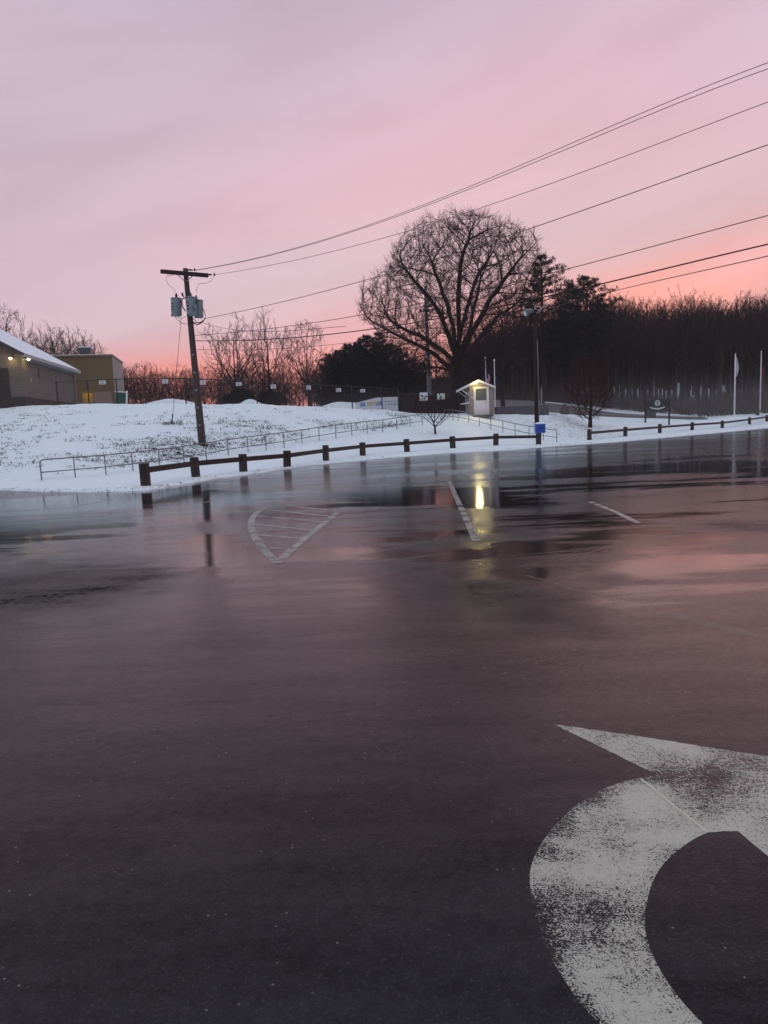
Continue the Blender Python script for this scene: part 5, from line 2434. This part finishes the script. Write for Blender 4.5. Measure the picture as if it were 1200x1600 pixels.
PROTO = {}
for key, args in dict(
        tall1=dict(seed=1, H=17, cw=3.4, base=.30, trunk_r=.24, fork=.42),
        tall2=dict(bk='bark_grey', seed=2, H=17, cw=2.8, base=.36, trunk_r=.20, fork=.5),
        tall3=dict(seed=3, H=17, cw=3.9, base=.26, trunk_r=.28, fork=.34),
        tall4=dict(bk='bark_grey', seed=4, H=17, cw=2.5, base=.42, trunk_r=.18, fork=.55),
        tall5=dict(seed=9, H=17, cw=3.2, base=.34, trunk_r=.22, fork=.45, lean=(.8, 0)),
        wide1=dict(seed=5, H=13, cw=4.4, base=.22, trunk_r=.24, fork=.25, n=1000),
        wide2=dict(seed=6, H=13, cw=3.8, base=.20, trunk_r=.20, fork=.22, n=1000, lean=(-.6, 0)),
        wide3=dict(seed=8, H=13, cw=3.2, base=.26, trunk_r=.18, fork=.30, n=900)).items():
    tm = 'twig_far' if key.startswith('tall') else 'twig'
    PROTO[key] = bare('bare_tree', tm=tm, twr=.016, **args)
    index_kids(PROTO[key])
used = set()


def inst(key, *a, **k):
    if key not in used:
        used.add(key)
        o = PROTO[key]
    else:
        o = copy_tree(PROTO[key])
    return place(o, *a, **k)


rr = random.Random(21)
# single trees one can pick out on the left
inst('wide1', 372, 92, 1.02, .4, 'bare tree with tall rounded crown, first big one right of the utility pole')
inst('wide3', 427, 96, 1.10, 2.0, 'bare fan-shaped tree with dark straight trunk, midway between utility pole and evergreens')
inst('wide2', 488, 94, .98, 1.2, 'bare arching tree touching the left side of the dark evergreens')
inst('wide2', 6, 78, 1.0, 4.1, 'bare tree rising above the snowy roof at the left edge')
def inst_top(key, px, Y, top, rz, label, group=None, ws=1.0):
    hor = 668 - .0445 * (px - 600)
    s_ = (1.6 + (hor - top - 7) * Y / F - on(px, Y).z) / (17.6 if key.startswith('tall') else 13.6)
    o_ = inst(key, px, Y, s_, rz, label, group)
    o_.scale.x = o_.scale.y = s_ * ws
    return o_
for key, px, Y, top, rz in (('tall3', 40, 96, 528, 1.0), ('tall1', 62, 92, 512, 2.0), ('tall3', 82, 97, 503, 3.3), ('tall5', 101, 94, 500, 4.0), ('tall1', 120, 98, 503, .3),
                            ('tall3', 139, 95, 510, 5.1), ('tall2', 158, 99, 526, 2.6), ('tall1', 72, 104, 515, .6), ('tall3', 112, 105, 507, 1.9), ('tall5', 148, 104, 520, 4.4)):
    inst_top(key, px, Y, top, rz, 'bare bushy-crowned tree in the clump rising behind the block building and tan building', 'bare trees behind the two left buildings', 1.15)
# the thin line of trees along the horizon on the left
for i, px in enumerate(list(range(30, 90, 16)) + list(range(172, 505, 8))):
    Y = rr.uniform(98, 128)
    top = np.interp(px, [0, 60, 110, 160, 175, 200, 240, 280, 330, 400, 470, 520], [560, 545, 535, 546, 553, 560, 570, 578, 571, 568, 568, 568]) + rr.uniform(-10, 14)
    hor = 668 - .0445 * (px - 600)
    H = 1.6 + (hor - top) * Y / F - on(px, Y).z
    key = rr.choice(['wide1', 'wide2', 'wide3', 'tall1', 'tall3', 'tall5'])
    inst(key, px + rr.uniform(-4, 4), Y, H / (17.5 if key.startswith('tall') else 13.5), rr.uniform(0, 6.3), 'bare tree in the thin line against the orange horizon behind the crest fence',
         'thin line of bare trees on the left horizon')
for i, px in enumerate(range(176, 505, 13)):
    hor = 668 - .0445 * (px - 600)
    Y = rr.uniform(122, 138)
    top = np.interp(px, [160, 200, 260, 330, 400, 510], [572, 580, 590, 585, 578, 570]) + rr.uniform(-4, 10)
    H = 1.6 + (hor - top) * Y / F - on(px, Y).z
    inst(rr.choice(['tall1', 'tall3', 'tall5', 'wide1']), px, Y, H / 17.0, rr.uniform(0, 6.3), 'bare tree in the thin line against the orange horizon behind the crest fence',
         'thin line of bare trees on the left horizon')
for i, px in enumerate(range(500, 700, 17)):
    Y = rr.uniform(100, 124)
    inst(rr.choice(['tall1', 'tall3', 'wide3']), px + rr.uniform(-5, 5), Y, rr.uniform(.60, .74), rr.uniform(0, 6.3),
         'bare tree standing beyond the dark evergreens and the oak trunk', 'bare trees beyond the evergreens')

# the woodlot on the right, several rows deep
sk_x = [690, 740, 790, 840, 880, 930, 960, 1000, 1040, 1070, 1110, 1160, 1200, 1300]
sk_y = [560, 530, 500, 488, 470, 470, 476, 478, 474, 466, 474, 466, 462, 458]
k = 0
for row, (Y0_, step, dh) in enumerate(((96, 17, 16), (104, 13, 10), (113, 12, 4), (124, 12, 0), (136, 13, 0), (150, 14, 2))):
    px = 705 + row * 5
    while px < 1330:
        Y = Y0_ + rr.uniform(-4, 4)
        top = float(np.interp(px, sk_x, sk_y)) + dh + abs(rr.gauss(0, 16)) - 7 + 14 * noise.noise(Vector((px * .022, 3.3, 0)))
        hor = 668 - .0445 * (px - 600)
        g_z = on(px, Y).z
        H = 1.6 + (hor - top) * Y / F - g_z
        if H > 4:
            s = H / 17.0
            w = rr.uniform(.85, 1.12) * max(s, .8)
            key = rr.choice(['tall1', 'tall2', 'tall3', 'tall4', 'tall5'])
            o = inst(key, px, Y, w, rr.uniform(0, 6.3), 'bare tree in the dense dark woodlot filling the right half of the horizon',
                     'bare trees of the woodlot on the right')
            o.scale.z = s
            k += 1
        px += step * rr.uniform(.75, 1.25)
inst('tall3', 1065, 93, 1.0, .8, 'taller bare tree breaking the skyline above the green sign')
inst('wide1', 787, 76, 1.0, 1.9, 'bare tree with thick dark trunk behind the low stone wall')


# --- needle trees
def tufts_mesh(name, C_, rg, nb, L_, w, mat, parent, droop=.0, aim=None):
    """clusters of thin needle blades around the centres C_"""
    n = len(C_)
    c = np.repeat(C_, nb, 0)
    d = rg.normal(0, 1, (n * nb, 3))
    if aim is not None:
        d += np.repeat(aim, nb, 0) * .9
    d[:, 2] += .25 - droop
    d /= np.linalg.norm(d, axis=1)[:, None]
    s = np.cross(d, rg.normal(0, 1, (n * nb, 3)))
    s /= np.linalg.norm(s, axis=1)[:, None]
    ll = rg.uniform(.6, 1.2, (n * nb, 1)) * L_
    V_ = np.stack([c - s * w * .3, c + d * ll * .55 + s * w, c + d * ll, c + d * ll * .55 - s * w], 1).reshape(-1, 3)
    return arr_obj(name, V_, np.arange(n * nb * 4).reshape(-1, 4), mat, parent)


def pine(seed, H, wmax, z0, nwh, per, flat=False, skew=0.0, tufts=9):
    rg = np.random.default_rng(seed)
    root = empty('pine_tree')
    m = [(np.array([[.1 * math.sin(t * 4 + seed), .1 * math.cos(t * 3), H * t] for t in np.linspace(0, 1, 14)]) - [0, 0, 0], np.linspace(.26, .04, 14) * H / 15, 9)]
    cs, aims = [], []
    for i in range(nwh):
        t = i / (nwh - 1)
        z = z0 + (H - z0) * t
        ln = wmax * (math.sin(math.pi * min(1, .22 + .78 * t)) ** .8 if flat else (1 - t) ** .75 * min(1, .45 + t * 2.4)) + .35
        for j in range(per):
            a_ = rg.uniform(0, 6.28)
            l2 = ln * rg.uniform(.5, 1.15) * (1 + skew * math.cos(a_))
            up_ = rg.uniform(.02, .35) + .25 * t
            P = np.array([[math.cos(a_) * l2 * q, math.sin(a_) * l2 * q, z + l2 * up_ * q ** 1.4] for q in (0, .35, .7, 1)])
            m.append((P, np.array([.05, .035, .02, .01]), 4))
            nt = max(3, int(tufts * l2 / wmax) + 2)
            for q in rg.uniform(.28, 1.03, nt):
                p = np.array([math.cos(a_) * l2 * q, math.sin(a_) * l2 * q, z + l2 * up_ * q ** 1.4])
                side = np.array([-math.sin(a_), math.cos(a_), 0]) * rg.normal(0, .28) * l2 * .45
                cs.append(p + side + [0, 0, rg.normal(0, .06)])
                aims.append([math.cos(a_), math.sin(a_), .4])
    tubes_np(m, 'trunk', M['bark'], root)
    tufts_mesh('crown', np.array(cs), rg, 20, .42, .022, M['needle'], root, 0, np.array(aims))
    return root


PP = [pine(31, 17, 4.6, 5.5, 15, 8, True, .3, 13), pine(32, 15, 4.6, 5.0, 17, 9, True, .1, 13), pine(33, 12, 3.0, .8, 20, 9, False, 0, 11), pine(34, 11, 3.3, .6, 18, 10, True, 0, 12)]
for p in PP:
    index_kids(p)
pu_used = set()


def pinst(k_, px, Y, top, rz, label, group=None, wscale=1.0):
    if k_ in pu_used:
        o = copy_tree(PP[k_])
    else:
        pu_used.add(k_)
        o = PP[k_]
    hor = 668 - .0445 * (px - 600)
    g_ = on(px, Y).z
    Ht = 1.6 + (hor - top) * Y / F - g_
    s = Ht / (17, 15.5, 12.2, 11.6)[k_]
    place(o, px, Y, s, rz, label, group)
    o.scale = (s * wscale, s * wscale, s)
    return o


pinst(0, 849, 84, 413, .5, 'tall ragged pine rising just right of the oak crown')
pinst(1, 917, 88, 437, 2.0, 'broad rounded pine standing out of the woodlot skyline')
pinst(0, 896, 98, 455, 3.0, 'slimmer dark pine half hidden left of the broad rounded pine', None, .8)
ev = [(517, 556, 2), (533, 547, 3), (548, 541, 2), (563, 535, 3), (580, 524, 3), (596, 525, 2), (611, 537, 3), (627, 548, 2), (645, 560, 3), (664, 568, 2), (570, 548, 3), (525, 560, 3), (605, 548, 2)]
for i, (px, top, kk) in enumerate(ev):
    pinst(kk, px, 100 + 6 * ((i * 7) % 5) / 4, top, i * 1.3, 'dense dark evergreen in the clump left of the oak trunk', 'evergreens in the dark clump', 1.25)
for i, (px, top, sc_) in enumerate(((352, 618, 2.0), (366, 611, 2.2), (381, 606, 2.2), (394, 609, 2.0), (412, 611, 1.5), (424, 607, 1.6), (438, 612, 1.6))):
    pinst(3, px, 76 + (i % 3), top, i * 2.1, 'low rounded dark evergreen bush behind the crest fence, right of the utility pole', 'low evergreen bushes behind the crest fence', sc_)


# --- the two small trees in the snow
def red_tree():
    f = on(922, 57.5, 668)
    f.z -= .08
    rg = np.random.default_rng(77)
    c = at(921, 607, 57.5) - f
    pts = ellipsoid_pts(rg, 1500, (c.x, 0, c.z + .05), (2.15, 2.1, 2.75), .15)
    H = (at(922, 650, 57.5) - f).z
    start = [((0, 0, -.1), -1), ((0.01, 0, H * .4), 0), ((.02, 0, H * .75), 1), ((.03, 0, H), 2)]
    r = make_tree('red_leaved_tree', pts, start, .26, 2.6, .30, .009, .16, .03, M['bark'], M['twig_red'], 3, .5, .008, .5, 12, (0, 0, .18), .2, .6, 120, .14,
                  leaves=(M['dead_leaf'], 1500, .05), mom=.25, nocurl=-.2)
    r.location = f
    tag(r, 'small round-crowned tree with russet twigs at the start of the right timber fence', 'tree')


red_tree()


def sapling():
    f = on(681, 46.5, 680)
    f.z -= .05
    L = lambda x, y, dy=0: tuple((at(x, y, 46.5 + dy) - f))
    start = [(L(680.5, 682), -1), (L(680, 674), 0), (L(679.5, 667), 1), (L(678.5, 660), 2)]
    b = {0: 1}
    br = [(2, [(673, 661, .2), (666, 655, .3), (660, 650, .4)]), (2, [(684, 662, -.2), (690, 656, -.3), (696, 650, -.3)]), (3, [(674, 652, -.3), (667, 645, -.3)]),
          (3, [(679, 652, .2), (679, 643, .3)]), (3, [(683, 654, .3), (687, 646, .4)]), (2, [(687, 665, .3), (692, 658, .4), (701, 651, .5)])]
    for pa, lst in br:
        for x, y, dy in lst:
            start.append((L(x, y, dy), pa))
            pa = len(start) - 1
    rg = np.random.default_rng(3)
    c = Vector(L(680, 640))
    pts = ellipsoid_pts(rg, 420, (c.x, 0, c.z - .05), (1.35, 1.2, 1.05), .2)
    r = make_tree('sapling', pts, start, .16, 1.2, .2, .006, .075, .02, M['bark'], M['twig_red'], 2, .32, .0055, .6, 5, (0, 0, .2), .1, .5, 60, .12, mom=.3, nocurl=-.2)
    r.location = f
    tag(r, 'small bare sapling standing in open snow before the handrail', 'tree')


sapling()


# --- undergrowth along the foot of the woodlot, twigs too many to count
def undergrowth():
    rg = np.random.default_rng(9)
    polys = []
    lst = []
    for i in range(4800):
        px = rg.uniform(650, 1320)
        Y = rg.uniform(90, 128) if px > 900 else rg.uniform(94, 128)
        lst.append((px, Y))
    for px, Y in lst:
        p = at(px, 640, Y)
        z = gz(p.x, Y)
        hgt = rg.uniform(.8, 2.6) * (1.4 if rg.random() < .15 else 1) * (.55 if 950 < px < 1120 else 1)
        b0 = np.array([p.x, Y, z - .1])
        for k_ in range(5):
            d = np.array([rg.normal(0, .35), rg.normal(0, .35), 1.0])
            p1 = b0 + d * hgt * .5
            p2 = p1 + (d + rg.normal(0, .3, 3)) * hgt * .5
            polys.append((np.array([b0 + rg.normal(0, .12, 3) * [1, 1, 0], p1, p2]), np.array([.026, .02, .008]), 3))
    o_ = tubes_np(polys, 'undergrowth', M['brush'], None)
    tag(o_, 'brown leafless undergrowth along the foot of the right-hand woodlot', 'undergrowth', kind='stuff')


undergrowth()


def far_wood():
    """the mass of stems beyond the trees one can tell apart"""
    rg = np.random.default_rng(19)
    polys = []
    for i in range(2600):
        px = rg.uniform(640, 1400)
        Y = rg.uniform(150, 215)
        p = at(px, 640, Y)
        z = gz(p.x, Y)
        top = float(np.interp(px, sk_x, sk_y)) + 34 + abs(rg.normal(0, 18))
        hor = 668 - .0445 * (px - 600)
        H = 1.6 + (hor - top) * Y / F - z
        if H < 2:
            continue
        b0 = np.array([p.x, Y, z - .2])
        ln = rg.normal(0, .03, 3)
        ln[2] = 1
        polys.append((np.array([b0, b0 + ln * H * .5, b0 + ln * H]), np.array([.18, .12, .03]), 4))
        for k_ in range(16):
            t = rg.uniform(.35, .98)
            q = b0 + ln * H * t
            d = rg.normal(0, 1, 3)
            d[2] = abs(d[2]) * .8 + .5
            d /= np.linalg.norm(d)
            l_ = rg.uniform(1.2, 3.6) * (1.15 - t * .6)
            q2 = q + d * l_
            polys.append((np.array([q, q2]), np.array([.05, .015]), 3))
            for _ in range(3):
                d2 = d + rg.normal(0, .6, 3)
                qq = q + d * l_ * rg.uniform(.3, .9)
                polys.append((np.array([qq, qq + d2 * l_ * .45]), np.array([.03, .012]), 3))
    o_ = tubes_np(polys, 'distant_wood', M['twig_far'], None)
    tag(o_, 'dark mass of leafless wood on the rising ground beyond the nearer trees', 'wood', kind='stuff')


far_wood()


# --- dead grass sticking out of the thin snow
def grass_tufts():
    rg = np.random.default_rng(4)
    V_, n = [], 0
    def clump(x, y, s, nb):
        z = gz(x, y)
        for _ in range(nb):
            a_ = rg.uniform(0, 6.28)
            bx, by = x + rg.normal(0, .10) * s * 1.6, y + rg.normal(0, .05) * s
            d = np.array([math.cos(a_) * .9, math.sin(a_) * .5, rg.uniform(.25, .8)])
            L_ = rg.uniform(.06, .14) * s
            w = .012 * s
            b0 = np.array([bx, by, z - .015])
            sd = np.array([-math.sin(a_), math.cos(a_), 0]) * w
            V_.extend([b0 - sd, b0 + sd, b0 + d * L_ + sd * .4, b0 + d * L_ * 1.1 - sd * .4])
    cnt = 0
    tries = 0
    while cnt < 1700 and tries < 40000:
        tries += 1
        px = rg.uniform(-60, 640)
        u = np.interp(px, kp, ku)
        t = rg.beta(1.1, 2.2)
        rY = 1 / np.interp(u, ku, [1 / T[p][1][0] for p in kp])
        cY_ = 1 / np.interp(u, ku, [1 / T[p][2][0] for p in kp])
        Y = rY + 1.0 + (cY_ - rY) * t
        x = u * Y
        dens = .40 + 1.3 * noise.noise(Vector((x * .16, Y * .3, 9))) + .25 * math.exp(-((t - .17) / .10) ** 2)
        if rg.random() > dens * .9:
            continue
        clump(x, Y, rg.uniform(.6, 1.7), int(rg.integers(4, 12)))
        cnt += 1
    for _ in range(420):
        px = rg.normal(860, 45)
        Y = rg.uniform(50, 60)
        u = np.interp(px, kp, ku)
        clump(u * Y, Y, rg.uniform(.6, 1.3), 6)
    # debris around the guy anchor and at the foot of the pole
    for q, s in ((an, .4), (UPf, .3)):
        for _ in range(15):
            clump(q.x + rg.normal(0, s), q.y + rg.normal(0, s * .5), rg.uniform(1.2, 2.4), 9)
    # along the edge of the snow
    for _ in range(260):
        u = rg.uniform(-.55, .6)
        Y = float(edgeY(u)) + rg.uniform(.05, .5)
        clump(u * Y, Y, rg.uniform(.4, .9), 5)
    Vn = np.array(V_)
    o_ = arr_obj('dead_grass', Vn, np.arange(len(Vn)).reshape(-1, 4), M['grass'])
    tag(o_, 'dark blades of dead grass poking through the thin snow of the bank', 'grass', kind='stuff')


grass_tufts()


# ------------------------------------------------------------------ air
def volume_box(name, lo, hi, dens, col, label, grad=None):
    c = [(a_ + b_) / 2 for a_, b_ in zip(lo, hi)]
    m_ = MB()
    m_.box((0, 0, 0), [b_ - a_ for a_, b_ in zip(lo, hi)])
    mt = bpy.data.materials.new(name)
    mt.use_nodes = True
    nt = mt.node_tree
    nt.nodes.clear()
    out = nt.nodes.new('ShaderNodeOutputMaterial')
    v = nt.nodes.new('ShaderNodeVolumePrincipled')
    v.inputs['Color'].default_value = (*col, 1)
    v.inputs['Density'].default_value = dens
    v.inputs['Anisotropy'].default_value = 0.2
    nt.links.new(v.outputs[0], out.inputs['Volume'])
    o_ = m_.build(name, mt)
    o_.location = c
    tag(o_, label, kind='stuff')
    return o_


volume_box('haze', (-320, -60, -1.4), (420, 620, 45), .0004, (.86, .80, .84), 'thin evening haze filling the air of the whole place')


def mist_bank():
    lo, hi = (-42, 62, 1.0), (150, 150, 6.8)
    o_ = volume_box('mist', lo, hi, .01, (.80, .78, .84), 'low bank of mist lying behind the crest and along the foot of the woods')
    nt = o_.data.materials[0].node_tree
    v = [n for n in nt.nodes if n.type == 'PRINCIPLED_VOLUME'][0]
    tc = nt.nodes.new('ShaderNodeTexCoord')
    sp = nt.nodes.new('ShaderNodeSeparateXYZ')
    nt.links.new(tc.outputs['Generated'], sp.inputs[0])
    mr = nt.nodes.new('ShaderNodeMapRange')
    mr.interpolation_type = 'SMOOTHSTEP'
    mr.inputs[1].default_value = .98
    mr.inputs[2].default_value = .1
    mr.inputs[3].default_value = 0
    mr.inputs[4].default_value = .0072
    nt.links.new(sp.outputs[2], mr.inputs[0])
    nt.links.new(mr.outputs[0], v.inputs['Density'])


mist_bank()
sc.cycles.volume_step_rate = 3.0
sc.cycles.volume_max_steps = 64
